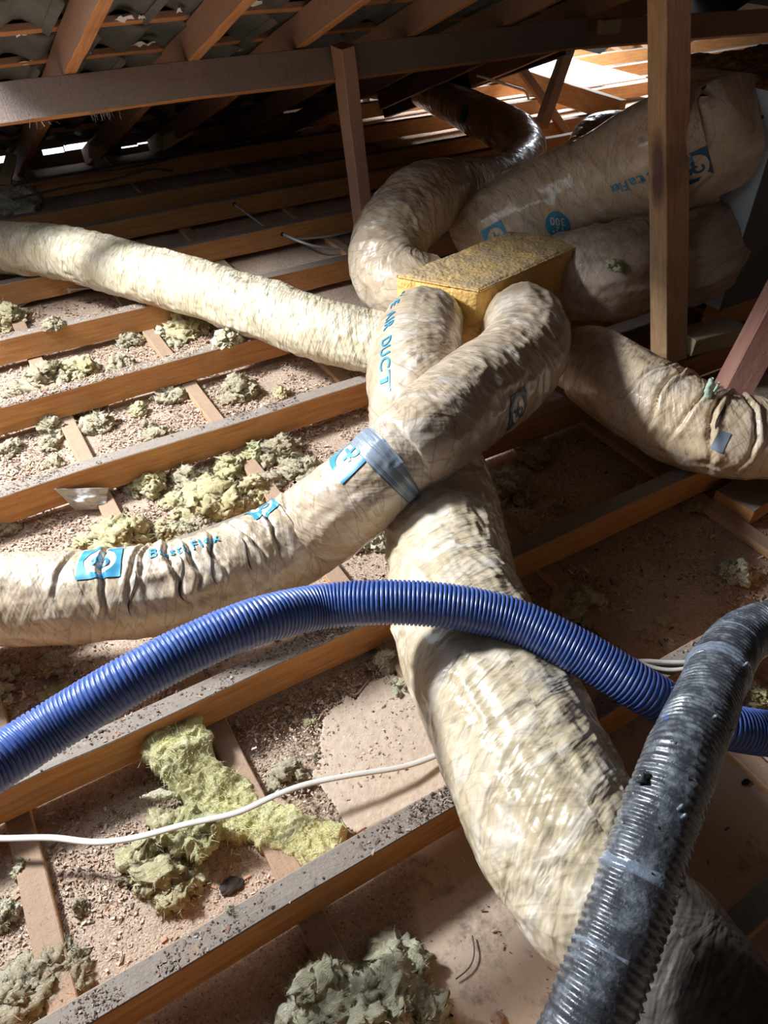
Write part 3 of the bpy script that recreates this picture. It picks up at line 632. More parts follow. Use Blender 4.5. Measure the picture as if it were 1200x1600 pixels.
for k in range(-3, 6):
    y = G0+k*GA
    for j in range(10):
        x = .02+j*.302+.15*(k % 2)
        if x > 3.15-(.25 if y > 4 else 0) or x < (.15 if y < 3.2 else 0): continue
        o = bpy.data.objects.new('roof_tile', tm); C.objects.link(o)
        # local +y runs up the slope; the nose (low end) hangs over the next tile down
        p = np.array([x, y+.05, ztile(y+.05)])+RN*(.040+rng.uniform(-.003, .003))
        tl = rng.normal(0, .010); Yv = -RD*math.cos(.05)+RN*(-.05); Zv = np.cross([-1, 0, 0], Yv); Zv = np.cross(np.array([1., 0, 0]), Yv)
        X_ = np.array([1, 0, tl]); X_ /= np.linalg.norm(X_); Zv = np.cross(X_, Yv); Zv /= np.linalg.norm(Zv); Yv = np.cross(Zv, X_)
        o.matrix_world = Matrix(((X_[0], Yv[0], Zv[0], p[0]), (X_[1], Yv[1], Zv[1], p[1]), (X_[2], Yv[2], Zv[2], p[2]), (0, 0, 0, 1)))
        o.parent = roof; o.matrix_parent_inverse = roof.matrix_world.inverted()
holes = [(-1.4, .18, 1.45, 2.95)]
def sheet_faces(f, x0, x1, y0, y1, holes, clip=None):
    xs = sorted({x0, x1, *[h[0] for h in holes], *[h[1] for h in holes], *(np.arange(x0, x1, .2).round(3))}); ys = sorted({y0, y1, *[h[2] for h in holes], *[h[3] for h in holes], *(np.arange(y0, y1, .2).round(3))})
    V, Fc = [], []
    for a, b in zip(xs[:-1], xs[1:]):
        for c, d in zip(ys[:-1], ys[1:]):
            mx, my = (a+b)/2, (c+d)/2
            if any(h[0] < mx < h[1] and h[2] < my < h[3] for h in holes): continue
            if clip and not clip(mx, my): continue
            i_ = len(V); V += [(a, c, f(a, c)), (b, c, f(b, c)), (b, d, f(b, d)), (a, d, f(a, d))]; Fc.append([i_, i_+1, i_+2, i_+3])
    return np.array(V), Fc
xv = lambda y: 3.32+(3.69-y)*(.33/1.3) if y < 5.2 else 2.9
V, Fc = sheet_faces(lambda x, y: ztile(y)+.085, -3, 9, -.8, 5.18, holes, lambda x, y: x < (xv(y)+.1 if y > 3.4 else 9))
mesh('roof_backing', V, Fc, M['sark'], roof, False)
V, Fc = sheet_faces(lambda x, y: ztile(-.8)+.085-K*(-.8-y), -3, 9, -5, -.8, [], None); mesh('roof_backing', V, Fc, M['sark'], roof, False)
Vi, Fi = [], []
for a, b in zip(np.arange(3.0, 5.3, .1), np.arange(3.1, 5.4, .1)):
    i_ = len(Vi); xa, xb = xv(a)+.1, xv(b)+.1; lo, hi = ztile(a)+.02, ztile(a)+.30; Vi += [(xa, a, lo), (xb, b, lo), (xb, b, hi), (xa, a, hi)]; Fi.append([i_, i_+1, i_+2, i_+3])
i_ = len(Vi); Vi += [(3.2, 3.02, .95), (9, 3.02, .95), (9, 3.02, 2.0), (3.2, 3.02, 2.0)]; Fi.append([i_, i_+1, i_+2, i_+3])
mesh('valley_infill', np.array(Vi), Fi, M['sark'], roof, False)
# valley rafter closing the edge of this slope, seen as a dark slanting band
va = np.array([3.02, 5.0, zr(5.0)-.0]); vb = np.array([3.36, 3.60, zr(3.60)-.0]); vc = np.array([3.75, 2.2, zr(2.2)])
tag(beam('valley_rafter', va+RN*.05, vb+RN*.05, .05, .11, M['sark'], up=RN, seed=3), 'dark slanting valley rafter at the edge of the roof slope', 'rafter')
# bright silver patches added in place of sky glimpses between the tiles
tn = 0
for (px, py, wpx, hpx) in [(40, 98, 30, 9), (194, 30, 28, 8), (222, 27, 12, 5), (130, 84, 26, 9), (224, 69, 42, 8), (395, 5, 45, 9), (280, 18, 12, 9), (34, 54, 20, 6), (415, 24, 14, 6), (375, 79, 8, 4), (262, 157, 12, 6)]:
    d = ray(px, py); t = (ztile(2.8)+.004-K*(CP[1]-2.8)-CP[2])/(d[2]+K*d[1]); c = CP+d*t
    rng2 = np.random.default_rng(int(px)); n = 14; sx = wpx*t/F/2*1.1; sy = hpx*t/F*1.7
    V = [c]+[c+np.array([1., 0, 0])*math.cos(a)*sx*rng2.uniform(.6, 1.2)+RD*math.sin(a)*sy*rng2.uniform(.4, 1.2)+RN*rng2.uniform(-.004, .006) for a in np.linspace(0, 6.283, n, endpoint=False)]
    mesh('sky_glimpse_patch', np.array(V), [[0, 1+i_, 1+(i_+1) % n] for i_ in range(n)], M['torn'], roof, True)
# wing roof beyond the valley with its own gap above the white board, and the outer shell
wr = empty('wing_roof', (5.3, 5, 1.3)); wr['kind'] = 'structure'; wr.name = 'roof.001'
zw = lambda x, y: .1+K*(x-2.2) if x < 5.6 else .1+K*3.4-K*(x-5.6)
V, Fc = sheet_faces(zw, 2.2, 9, 3.0, 9, [(4.4, 5.4, 4.6, 5.6)], lambda x, y: x > (xv(y)+.1 if y < 5.2 else 2.0)); mesh('roof_backing', V, Fc, M['sark'], wr, False)
for nm, a in [('wall_left', (-3.05, -3, -5, 5.2, -.4, .35)), ('wall_back', (-3, 9, -5.05, -5, -.4, 2)), ('wall_right', (9, 9.05, -5, 9, -.4, 1.6)), ('wall_end', (2.2, 9, 8.9, 9, -.4, 1.5)), ('wall_wing', (2.2, 2.3, 5.16, 9, -.4, .12))]:
    tag(quadbox(nm, *a, M['brick']), kind='structure')
sl = []
for (xa, xb, ya, hp) in [(0, 17, 245, 6), (66, 100, 236, 1), (100, 138, 229, 1), (190, 215, 229, 6), (215, 241, 223, 6), (-30, 15, 252, 3)]:
    a, b = aty(xa, ya+hp/2, 5.16), aty(xb, ya-hp/2, 5.16); sl.append((a[0], b[0], min(a[2], b[2]-.008), max(b[2], a[2]+.008)))
V, Fc = sheet_faces(lambda x, y: 0, -3, 2.3, -.5, .12, sl); V = np.stack([V[:, 0], V[:, 0]*0+5.16, V[:, 1]], 1)
tag(mesh('wall_front', V, Fc, M['brick'], None, False), kind='structure')
# gable infill for the closed sides
V = [(-3.02, -5, -.4), (-3.02, 5.2, -.4), (-3.02, 5.2, .2), (-3.02, -.8, 2.6), (-3.02, -5, .95)]
tag(mesh('wall_gable', np.array(V), [[0, 1, 2, 3, 4]], M['brick'], None, False), kind='structure')
V = [(8.98, -5, -.4), (8.98, 9, -.4), (8.98, 9, 1), (8.98, -.8, 2.6), (8.98, -5, .95)]
tag(mesh('wall_gable_right', np.array(V), [[0, 1, 2, 3, 4]], M['brick'], None, False), kind='structure')

# wing timbers
tag(quadbox('white_board', 4.40, 5.09, 4.56, 5.80, JT+.003, JT+.014, M['sheet']), 'bright white board lying across the far joists beyond the roof valley', 'board')
tag(beam('hanging_beam', (3.99, 3.72, .165), (4.06, 5.25, .165), .05, .135, M['joist'], seed=44), 'stained hanging beam lying across the far joists beside the white board', 'beam')
tag(beam('brace', aty(846, 196, 3.70), aty(893, 62, 3.86), .075, .05, M['rafter'], up=(0, 1, 0), seed=45), 'broad dark brace leaning right, in front of the white board', 'brace')
tag(beam('brace', aty(884, 206, 3.95), aty(800, 88, 3.95), .045, .05, M['rafter'], up=(0, 1, 0), seed=46), 'thinner brace leaning left, crossing behind the broad one', 'brace')
for k, (a, b, lab) in enumerate([((930, 55), (1000, 100), 'left of the tall post'), ((985, 50), (1030, 90), 'touching the left side of the tall post'), ((1070, 40), (1145, 94), 'right of the tall post'), ((1112, 40), (1185, 95), 'rightmost, above the metal unit'), ((1078, 88), (1100, 104), 'low and short right of the tall post')]):
    tag(beam('wing_rafter', aty(*a, 5.9), aty(*b, 5.6), .05, .035, M['rafter'], up=(0, 0, 1), seed=50+k), 'thin far timber sloping down to the right, '+lab, 'rafter')

# eaves blocks and posts
for k, (a, b, w_, lab) in enumerate([((250, 222), (296, 196), .085, 'right of the bright eaves gap'), ((145, 238), (168, 213), .085, 'between the two eaves gaps'), ((8, 285), (18, 248), .08, 'at the left edge of the picture')]):
    tag(beam('eaves_block', aty(*a, 4.50), aty(*b, 4.62), .05, w_, M['paleblock'], up=(.5, 0, 1), seed=70+k), 'pale sawn end of a short eaves timber '+lab, 'block')
tag(beam('roof_post', (1.585, 2.79, JT), (1.482, 2.765, .875), .055, .085, M['post'] if 0 else M['rafter'], up=(0, 1, 0), seed=80, seg=60), 'short brown post standing on a joist and propping the long purlin', 'post')
tag(beam('roof_post', (1.995, 1.435, JT), (1.98, 1.83, 1.335), .100, .070, M['post'], up=(0, 1, 0), seed=82, seg=60), 'tall pale post with a dark stain, standing in front of the metal unit', 'post')
tag(beam('roof_strut', atd(1128, 640, 2.12), atd(1330, 262, 1.78), .075, .095, M['pinkwood'], up=-FW, seed=83), 'pink stained leaning strut at the right edge behind the sagging duct', 'strut')
tag(beam('timber_block', atz(1068, 535, .15), atz(1150, 515, .15), .10, .06, M['paleblock'], seed=84), 'pale block end lying in the dark under the metal unit', 'block')
tag(beam('timber_block', (1.66, .86, .005), (1.95, .89, .005), .12, .055, M['joist'], seed=85), 'reddish timber offcut lying at the right edge below the sagging duct', 'block')

# ================================================================== METAL UNIT
unit = empty('air_handling_unit', (2.6, 1.7, .2)); tag(unit, 'large metal air handling unit with pale side, shade-toned front and dirty foam top', 'air conditioner')
ux0, ux1, uy0, uy1, uz0, uz1 = 2.245, 3.05, 1.472, 1.95, .20, .868
quadbox('casing', ux0+.004, ux1, uy0+.004, uy1, uz0, uz1, M['unit_shaded'], unit)
quadbox('side_panel', ux0-.002, ux0+.004, uy0, uy1, uz0, uz1, M['unit'], unit)
quadbox('front_panel', ux0, ux1, uy0-.002, uy0+.004, uz0, uz1-.003, M['unit_shaded'], unit)
nx, ny = 70, 50; gx, gy = np.meshgrid(np.linspace(ux0, ux1, nx), np.linspace(uy0, uy1+.02, ny), indexing='ij')
top = uz1+.014+.012*fbm(np.stack([gx*14, gy*20, gx*0], -1), 4, 8); e_ = np.minimum(np.minimum(gx-ux0, ux1-gx), np.minimum(gy-uy0, uy1+.02-gy)); top = np.where(e_ < .003, uz1, top)
i = np.arange(nx*ny).reshape(nx, ny); mesh('foam_lid', np.stack([gx, gy, top], -1).reshape(-1, 3), np.stack([i[:-1, :-1], i[1:, :-1], i[1:, 1:], i[:-1, 1:]], -1).reshape(-1, 4), M['unittop'], unit)
for (yy, zz) in [(1.56, .35), (1.53, .80), (1.62, .84), (1.72, .845), (1.55, .62), (1.86, .84)]:
    V, Fc = ico(2); mesh('rivet', V*.005+np.array([ux0-.003, yy, zz]), Fc, M['foil'], unit)
for k, yy in enumerate((1.53, 1.88)):
    tag(beam('support_block', (2.3, yy, .1475), (3.0, yy, .1475), .07, .105, M['joist'], seed=88+k), ('front' if k == 0 else 'rear')+' timber bearer under the large metal unit', 'block')

# ================================================================== SPLITTER BOX
ZT = .395
A = atz(748, 456, ZT); Bc = atz(915, 381, ZT); Lc = atz(621, 433, ZT)
uu = (Bc-A); wl = np.linalg.norm(uu); uu /= wl; vv = np.array([-uu[1], uu[0], 0]); dl = (Lc-A) @ vv
vv2 = (Lc-A); vv2 /= np.linalg.norm(vv2); dl = np.linalg.norm(Lc-A)
zb = .098
bx = empty('duct_splitter_box', (*((A+Bc)/2)[:2], zb)); tag(bx, 'mustard yellow foam covered splitter box feeding the pale ducts', 'box')
def slab(name, nx, ny, org, du, dv, Lu, Lv, nrm, amp, seed, th=.006):
    g, h = np.meshgrid(np.linspace(0, 1, nx), np.linspace(0, 1, ny), indexing='ij')
    P = org+g[..., None]*du*Lu+h[..., None]*dv*Lv; e = np.minimum(np.minimum(g, 1-g)*Lu, np.minimum(h, 1-h)*Lv)
    d = np.clip(e/.012, 0, 1)**.5*th+amp*fbm(P*30, 4, seed)*(e > .002)+.4*amp*vn(P*170, seed+4)*(e > .002)
    P = P+d[..., None]*nrm; i_ = np.arange(nx*ny).reshape(nx, ny); q_ = np.stack([i_[:-1, :-1], i_[1:, :-1], i_[1:, 1:], i_[:-1, 1:]], -1).reshape(-1, 4)
    if np.dot(np.cross(du, dv), nrm) < 0: q_ = q_[:, ::-1]
    return mesh(name, P.reshape(-1, 3), q_, M['box'], bx)
Zv = np.array([0, 0, 1.]); H_ = ZT-zb
fn = np.cross(uu, Zv); fn = fn if fn @ (CP-A) > 0 else -fn; ln_ = np.cross(vv2, Zv); ln_ = ln_ if ln_ @ (CP-A) > 0 else -ln_
slab('top_panel', 150, 90, A, uu, vv2, wl, dl, Zv, .0022, 1, .008)
slab('front_panel', 150, 80, A-Zv*H_, uu, Zv, wl, H_, fn, .0022, 2)
slab('side_panel', 90, 80, A-Zv*H_, vv2, Zv, dl, H_, ln_, .0022, 3)
slab('side_panel', 60, 60, Bc-Zv*H_, vv2, Zv, dl, H_, -ln_, .002, 4)
slab('rear_panel', 60, 60, Lc-Zv*H_, uu, Zv, wl, H_, -fn, .002, 5)
Vb = np.array([A-Zv*H_, Bc-Zv*H_, Bc-Zv*H_+vv2*dl, Lc-Zv*H_]); mesh('base_panel', Vb, [[0, 3, 2, 1]], M['box'], bx)
# raised foam lip along the top front edge
lip = Tube([(*(A+uu*wl*t+Zv*.003+fn*.002), .0045) for t in np.linspace(0, 1, 8)], .004, 10, lambda S, T, R: R*.3*vn(np.stack([S*90, np.cos(T)*2, np.sin(T)*2], -1), 3)); lip.build('edge_lip', M['box'], bx)
lip = Tube([(*(A+vv2*dl*t+Zv*.003+ln_*.002), .004) for t in np.linspace(0, 1, 8)], .004, 10, lambda S, T, R: R*.3*vn(np.stack([S*90, np.cos(T)*2, np.sin(T)*2], -1), 3)); lip.build('edge_lip', M['box'], bx)
dA = depth(A)
def onface(px, py, org, nrm):
    d = ray(px, py); return CP+d*(((org-CP) @ nrm)/(d @ nrm))

# ================================================================== DUCTS
def duct(name, pts, label, mat, disp, ds=.005, nt=112, cat='duct'):
    t = Tube(pts, ds, nt, disp); e = empty(name, (t.P[0][0], t.P[0][1], float(t.V[..., 2].min()))); tag(e, label, cat, 'insulated flexible ducts')
    b = t.build('sleeve', M[mat], e); return t, e, b
def wrap(tube, e, s0, s1, amp, mat='tape', name='tape_wrap', seed=1, over=.003):
    i0, i1 = np.searchsorted(tube.s, [s0, s1]); th = np.linspace(0, 2*math.pi, tube.nt, endpoint=False)[None]
    t = Tube.__new__(Tube); sl = slice(i0, i1)
    t.s, t.P, t.R, t.T, t.N, t.B, t.nt = tube.s[sl]-tube.s[i0], tube.P[sl], tube.R[sl], tube.T[sl], tube.N[sl], tube.B[sl], tube.nt
    S = t.s[:, None]+0*th; e_ = np.minimum(S, S[-1]-S)
    t.D = tube.D[sl]+over+amp*ridged(np.stack([S*70, np.cos(th)*1.4+0*S, np.sin(th)*1.4+0*S], -1), 2, seed)-.004*np.exp(-e_/.004); t.V = t.at_grid(th+0*S, t.D)
    return t.build(name, M[mat], e)

# --- far left pale duct
Apts = track([(-130, 380, 38, .2), (0, 386, 38, .2), (100, 395, 39.5, .2), (200, 421, 42, .2), (312, 452, 43.5, .2), (412, 484, 45.5, .2), (490, 511, 47, .2), (565, 531, 47, .2), (605, 541, 46, .2)])
tA, eA, bA = duct('flexible_duct', Apts, 'long yellowish crinkled duct crossing the joists at the far left', 'sleeve_far', sleeve_disp(0.109, 20, 1.5, .035, .35, 11), .005, 128)
for px, py in []:
    V, Fc = stroke_geo([(0, y) for y in np.linspace(-.03, .03, 8)]+[], .004); 
    decal(tA, px, py, V, Fc, M['crease'], bA, 'dust_streak', ang=.5, size=1, off=.0012)
# --- brown duct looping back behind the splitter box
Dpts = track([(672, 452, 50, .24), (640, 450, 54, .26), (612, 430, 57, .28), (604, 396, 57, .32), (622, 355, 56, .37), (662, 316, 55, .40), (712, 298, 46, .36), (752, 288, 37, .28), (800, 270, 32, .22), (822, 240, 31, .21), (808, 212, 32, .21), (765, 190, 31, .21), (720, 168, 28, .21), (690, 155, 24, .21), (660, 143, 21, .21)])
k = 8
tD, eD, bD = duct('flexible_duct', Dpts[:9], 'pale grey duct bending in an arch behind the yellow splitter box', 'sleeve', sleeve_disp(0.087, 22, 1.6, .03, .5, 17))
tF, eF, bF = duct('flexible_duct', Dpts[8:], 'shiny brown duct far back, turning toward the bright gap at the valley', 'sleeve_brown', sleeve_disp(0.072, 24, 1.5, .02, .3, 19), .006, 80)
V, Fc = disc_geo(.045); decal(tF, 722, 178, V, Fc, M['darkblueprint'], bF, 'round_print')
# --- big duct from the unit, marked 300
P0 = [(2.20, 1.70, .668, .150), (2.17, 1.692, .672, .175)]; P0 += [(*atd(x, y, t), r*t/F) for x, y, r, t in [(1108, 212, 97, 2.38), (1050, 238, 91, 2.44), (985, 262, 77, 2.56), (900, 300, 70, 2.72), (820, 338, 69, 2.84), (765, 370, 66, 2.93), (738, 392, 58, 2.98)]]
tG, eG, bG = duct('flexible_duct', P0, 'largest duct, shiny with teal print, rising from the yellow box to the metal unit', 'sleeve_dusty2', sleeve_disp(0.051, 16, 1.5, .03, .2, 23), .006, 140)
V, Fc = disc_geo(.052, 36); decal(tG, 872, 354, V, Fc, M['blueprint'], bG, 'size_badge')
for txt, dx, sz in [('300', (.0, -.017), .040), ('12"', (.0, .014), .036)]:
    V, Fc = text_geo(txt); decal(tG, 872, 354, V, Fc, M['paleprint'], bG, 'badge_lettering', ang=-.45, size=sz, off2=(-dx[0], dx[1]), off=.0035, flip=False)
V, Fc = text_geo('BostaFlex'); decal(tG, 992, 285, V, Fc, M['blueprint'], bG, 'printed_name', ang=.04, size=.046, off=.0025)
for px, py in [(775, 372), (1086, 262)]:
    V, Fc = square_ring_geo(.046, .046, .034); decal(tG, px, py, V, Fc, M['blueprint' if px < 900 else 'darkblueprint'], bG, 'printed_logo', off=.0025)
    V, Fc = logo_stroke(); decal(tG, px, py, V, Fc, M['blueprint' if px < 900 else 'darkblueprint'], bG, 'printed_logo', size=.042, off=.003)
cl = Tube([(2.246, 1.71, .665, .160), (2.20, 1.70, .668, .160), (2.16, 1.69, .672, .160)], .006, 80); cl.build('collar', M['foil'], eG)
# --- dusty duct under it
Hc = Bc+vv2*dl*.5; Hc[2] = .25
P0 = [(2.245, 1.70, .375, .145)]+[(*atd(x, y, t), r*t/F) for x, y, r, t in [(1092, 392, 70, 2.56), (1040, 403, 71, 2.60), (1000, 412, 71, 2.62), (955, 425, 71, 2.60)]]+[(*(Hc+uu*.03), .13), (*(Hc-uu*.03), .12)]
tH, eH, bH = duct('flexible_duct', P0, 'dust caked dark duct between the yellow splitter box and the metal unit', 'sleeve_dusty', sleeve_disp(0.160, 15, 1.2, .04, .7, 29), .005, 128)
# --- right sagging duct
Ipts = track([(868, 560, 38, .20), (890, 562, 46, .215), (915, 568, 57, .22), (945, 584, 63, .22), (1000, 621, 67, .22), (1065, 656, 67, .22), (1130, 677, 65, .22), (1200, 684, 62, .22), (1300, 684, 62, .22), (1500, 680, 60, .22), (1750, 670, 58, .22)])
tI, eI, bI = duct('flexible_duct', Ipts, 'torn cream duct sagging away to the right edge from the splitter box', 'sleeve_dusty2', sleeve_disp(0.087, 13, 1.3, .035, .3, 37, [(.43, .024, .005, 0.2, 1.3), (.50, .018, .004, .2, 1.1), (.56, .024, .005, .2, 1.2), (.62, .02, .004, .3, 1.1), (.36, .014, .004, .2, 1)]), .0045, 128)
for px, py, l, a in [(1128, 648, .034, .12)]:
    V, Fc = stroke_geo([(.006*math.sin(x*50), x) for x in np.linspace(-l, l, 22)], .008, True); decal(tI, px, py, V, Fc, M['crease'], bI, 'torn_slit', ang=a, off=.0015, maxlen=.004)
V, Fc = stroke_geo([(x*.2, x) for x in np.linspace(-.025, .025, 8)], .022); decal(tI, 1125, 690, V, Fc, M['tape'], bI, 'tape_patch', ang=.1)
q = tI.surf(np.array([tI.find(1108, 616)[0]]), np.array([tI.find(1108, 616)[1]]))[0]
tt = Tube([(*(q+np.array([0, 0, -.01])), .009), (*(q+np.array([-.004, 0, .022])), .010), (*(q+np.array([-.008, 0, .05])), .004)], .003, 14, lambda S, T, R: R*.35*vn(np.stack([S*150, np.cos(T)*2, np.sin(T)*2], -1), 3)); tt.build('plastic_tie_end', M['greenplastic'], eI)
tt = Tube([(*(q+np.array([.022, 0, 0])), .003), (*(q+np.array([.03, 0, .02])), .004), (*(q+np.array([.026, 0, .026])), .003)], .003, 10); tt.build('plastic_tie_end', M['greenplastic'], eI)
c0, c1 = np.array(Ipts[0]), np.array(Ipts[1]); cl = Tube([(*(c0[:3]-(c1-c0)[:3]*1.4), c0[3]*.95), (*c0[:3], c0[3]*1.02), (*(c0[:3]+(c1-c0)[:3]*.5), c0[3]*1.05)], .004, 60); cl.build('collar', M['foil'], eI)
# --- duct from the box's left side that dives under and becomes the fat foreground duct
sC = onface(683, 495, A, ln_)
Cpts = [(*(sC-ln_*.01), .078), (*(sC+ln_*.04), .095)]+track([(662, 512, 60, .345), (652, 545, 68, .345), (648, 585, 71, .33), (648, 630, 72, .30), (652, 675, 75, .235), (665, 725, 80, .212), (682, 775, 86, .222), (694, 830, 91, .224), (702, 885, 94, .226), (706, 925, 97, .227), (718, 965, 105, .229), (748, 1034, 117, .231), (800, 1140, 127, .235), (860, 1265, 133, .240), (915, 1362, 132, .24), (948, 1430, 122, .235), (975, 1478, 98, .23), (988, 1502, 60, .22)])
sp = 7
tC, eC, bC = duct('flexible_duct', Cpts[:sp], 'short duct printed with blue capital letters on the left side of the splitter box', 'sleeve', sleeve_disp(0.072, 22, 1.5, .03, .6, 41), .004, 128)
tE, eE, bE = duct('flexible_duct', Cpts[sp-1:], 'fat crinkled cream duct running down the middle to the bottom right corner', 'sleeve_big', sleeve_disp(0.084, 22, 2.6, .035, .9, 43), .0035, 192)
V, Fc = text_geo('ABLE  AIR  DUCT')
decal(tC, 606, 503, V, Fc, M['blueprint'], bC, 'printed_lettering', ang=0, size=.044, off=.0022)
wrap(tC, eC, .0, .045, .002, 'tape', 'tape_collar', 2)
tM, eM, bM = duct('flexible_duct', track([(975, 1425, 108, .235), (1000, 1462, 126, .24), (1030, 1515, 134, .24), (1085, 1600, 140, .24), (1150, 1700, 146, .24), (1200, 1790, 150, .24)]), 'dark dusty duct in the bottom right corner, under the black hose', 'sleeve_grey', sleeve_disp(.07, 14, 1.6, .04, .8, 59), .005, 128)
# --- front duct crossing over, taped, running out to the left
sB = onface(795, 505, A, fn)
Bpts = [(*(sB-fn*.01), .085), (*(sB+fn*.05), .095)]+track([(817, 510, 62, .345), (820, 545, 67, .35), (792, 583, 71, .36), (745, 618, 74, .385), (700, 653, 75, .41), (655, 688, 72, .42), (630, 706, 66, .41), (607, 724, 62, .395), (580, 750, 66, .365), (540, 784, 70, .31), (485, 826, 70, .225), (430, 860, 69, .203), (360, 890, 69, .20), (290, 914, 70, .20), (150, 931, 71, .20), (0, 935, 71, .20), (-140, 932, 71, .20)])
def spx(pts, i):  # arclength near control point i
    P = np.array(pts)[:, :3]; return float(np.sum(np.linalg.norm(np.diff(P[:i+1], axis=0), axis=1)))
cr = [(spx(Bpts, j)+o_, a_, .004, .0, sp_) for j, o_, a_, sp_ in [(14, -.03, .013, 1.0), (14, .04, .012, .9), (14, .10, .014, 1.1), (13, .02, .012, .9), (13, -.05, .010, .8), (15, .03, .013, 1.2), (15, .075, .011, .7), (12, .0, .010, .8), (16, -.02, .014, 1.3), (15, .1, .011, .9), (16, .05, .008, .9)]]
tB, eB, bB = duct('flexible_duct', Bpts, 'pale duct with blue logos and a grey tape joint, running out at the left edge', 'sleeve', sleeve_disp(0.072, 17, 1.7, .03, .35, 47, cr), .004, 144)
sj, _, _ = tB.find(607, 724)
wrap(tB, eB, sj-.022, sj+.024, .003, 'tape', 'tape_joint', 5)
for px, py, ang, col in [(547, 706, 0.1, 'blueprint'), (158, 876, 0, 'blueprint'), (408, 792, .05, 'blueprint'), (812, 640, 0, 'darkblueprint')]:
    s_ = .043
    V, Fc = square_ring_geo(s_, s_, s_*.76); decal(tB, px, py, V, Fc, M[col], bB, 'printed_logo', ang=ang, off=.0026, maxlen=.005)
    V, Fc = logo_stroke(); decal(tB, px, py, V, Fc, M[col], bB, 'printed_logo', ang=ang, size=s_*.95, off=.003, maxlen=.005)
    V, Fc = disc_geo(s_*.75, 32); decal(tB, px, py, V, Fc, M['paleprint'], bB, 'logo_ground', ang=ang, off=.0012, maxlen=.006)
V, Fc = text_geo('BostaFlex'); decal(tB, 288, 853, V, Fc, M['blueprint'], bB, 'printed_name', ang=math.pi, size=.034, off=.0026)
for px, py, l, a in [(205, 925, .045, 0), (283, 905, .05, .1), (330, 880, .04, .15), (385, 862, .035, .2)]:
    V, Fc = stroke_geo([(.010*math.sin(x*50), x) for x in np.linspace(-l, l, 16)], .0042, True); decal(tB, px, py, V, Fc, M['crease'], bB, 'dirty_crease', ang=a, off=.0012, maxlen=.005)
# small brown duct end seen behind the largest duct
P0 = [(*atd(x, y, t), r*t/F) for x, y, r, t in [(905, 232, 20, 3.7), (925, 208, 24, 3.75), (960, 200, 24, 3.8), (1000, 205, 24, 3.85)]]
tJ, eJ, bJ = duct('flexible_duct', P0, 'small brown duct bend just visible behind the largest duct', 'sleeve_brown', sleeve_disp(0.072, 20, 1.5, .02, .3, 53), .008, 48)

# ================================================================== HOSES
PITCH_ = .0074
def corr(S, TH, R):
    ph = (S/PITCH_) % 1; pr = 1/(1+np.exp(-(np.abs(ph-.5)*2-.30)*16)); return -(1-pr)*.0034+0*TH+.0004*vn(np.stack([S*300, np.cos(TH)*4, np.sin(TH)*4], -1), 3)
Lp = []
for px, py, r in [(-70, 1232, 46), (0, 1189, 44), (85, 1134, 42), (200, 1064, 41), (300, 1012, 39.5), (400, 971, 38), (500, 948, 36), (600, 941, 36), (700, 947, 36), (800, 969, 36), (900, 1016, 36.5), (1000, 1076, 37), (1065, 1112, 36.5), (1130, 1134, 36.5), (1200, 1146, 36), (1290, 1150, 36), (1500, 1140, 35), (1800, 1110, 33)]:
    t = 46.4/r; Lp.append((*atd(px, py, t), .0394))
tL = Tube(Lp, PITCH_/7, 56, corr); e = empty('corrugated_hose', tuple(tL.P[0])); tag(e, 'blue ribbed plastic hose arching across the picture over the fat duct', 'hose'); tL.build('tube_wall', M['blue'], e)
PK = .0105
def tar(S, TH, R):
    q_ = np.stack([S*30, np.cos(TH)*1.5, np.sin(TH)*1.5], -1); ph = S/PK+TH/(2*math.pi)
    rg = .0021*np.cos(2*math.pi*ph)*(.55+.45*vn(q_, 5)); n_ = .0009*np.maximum(0, fbm(np.stack([S*80, np.cos(TH)*4.5, np.sin(TH)*4.5], -1), 4, 8)-.15)
    return rg+n_+.0016*fbm(np.stack([S*14, np.cos(TH)*1.2, np.sin(TH)*1.2], -1), 3, 12)
Kp = []
for px, py, r in [(870, 1730, 67), (917, 1597, 66), (968, 1460, 63), (1012, 1330, 60), (1062, 1196, 56), (1098, 1108, 50), (1125, 1045, 45.5), (1150, 1005, 42.5), (1185, 984, 41), (1235, 972, 41), (1310, 958, 41), (1500, 930, 40), (1800, 900, 38)]:
    t = 54.5/r; Kp.append((*atd(px, py, t), .0465))
tK = Tube(Kp, .0012, 120, tar); eK = empty('coated_hose', tuple(tK.P[0])); tag(eK, 'black tar coated ribbed hose with peeling tape at the bottom right', 'hose'); tK.build('tube_wall', M['black'], eK)
for px, py, wd in [(985, 1350, .010), (1128, 1008, .022), (1175, 985, .006), (940, 1480, .006)]:
    s_, _, _ = tK.find(px, py); wrap(tK, eK, s_-wd, s_+wd, .0012, 'blacktape', 'tape_band', 3, .0012)
rng = np.random.default_rng(11); V, Fc = [], []
for q in range(300):
    s_ = rng.uniform(.05, tK.s[-1]-.02); th = rng.uniform(0, 6.28)
    c = tK.surf(np.array([s_]), np.array([th]), .0004)[0]; j = np.argmin(np.abs(tK.s-s_)); n_ = c-tK.P[j]; n_ /= np.linalg.norm(n_); T_ = tK.T[j]; B_ = np.cross(n_, T_)
    l = rng.uniform(.0015, .006)*(2.6 if rng.random() < .06 else 1); w_ = rng.uniform(.0006, .0022); a = rng.normal(1.2, .7); d = (T_*math.cos(a)+B_*math.sin(a)); e2 = np.cross(n_, d); b = len(V); cu = rng.uniform(.1, .9)
    for u_ in (0, .5, 1): V += [c+d*l*u_+n_*l*cu*u_*u_-e2*w_*(1-.5*u_), c+d*l*u_+n_*l*cu*u_*u_+e2*w_*(1-.6*u_)]
    Fc += [[b, b+1, b+3, b+2], [b+2, b+3, b+5, b+4]]
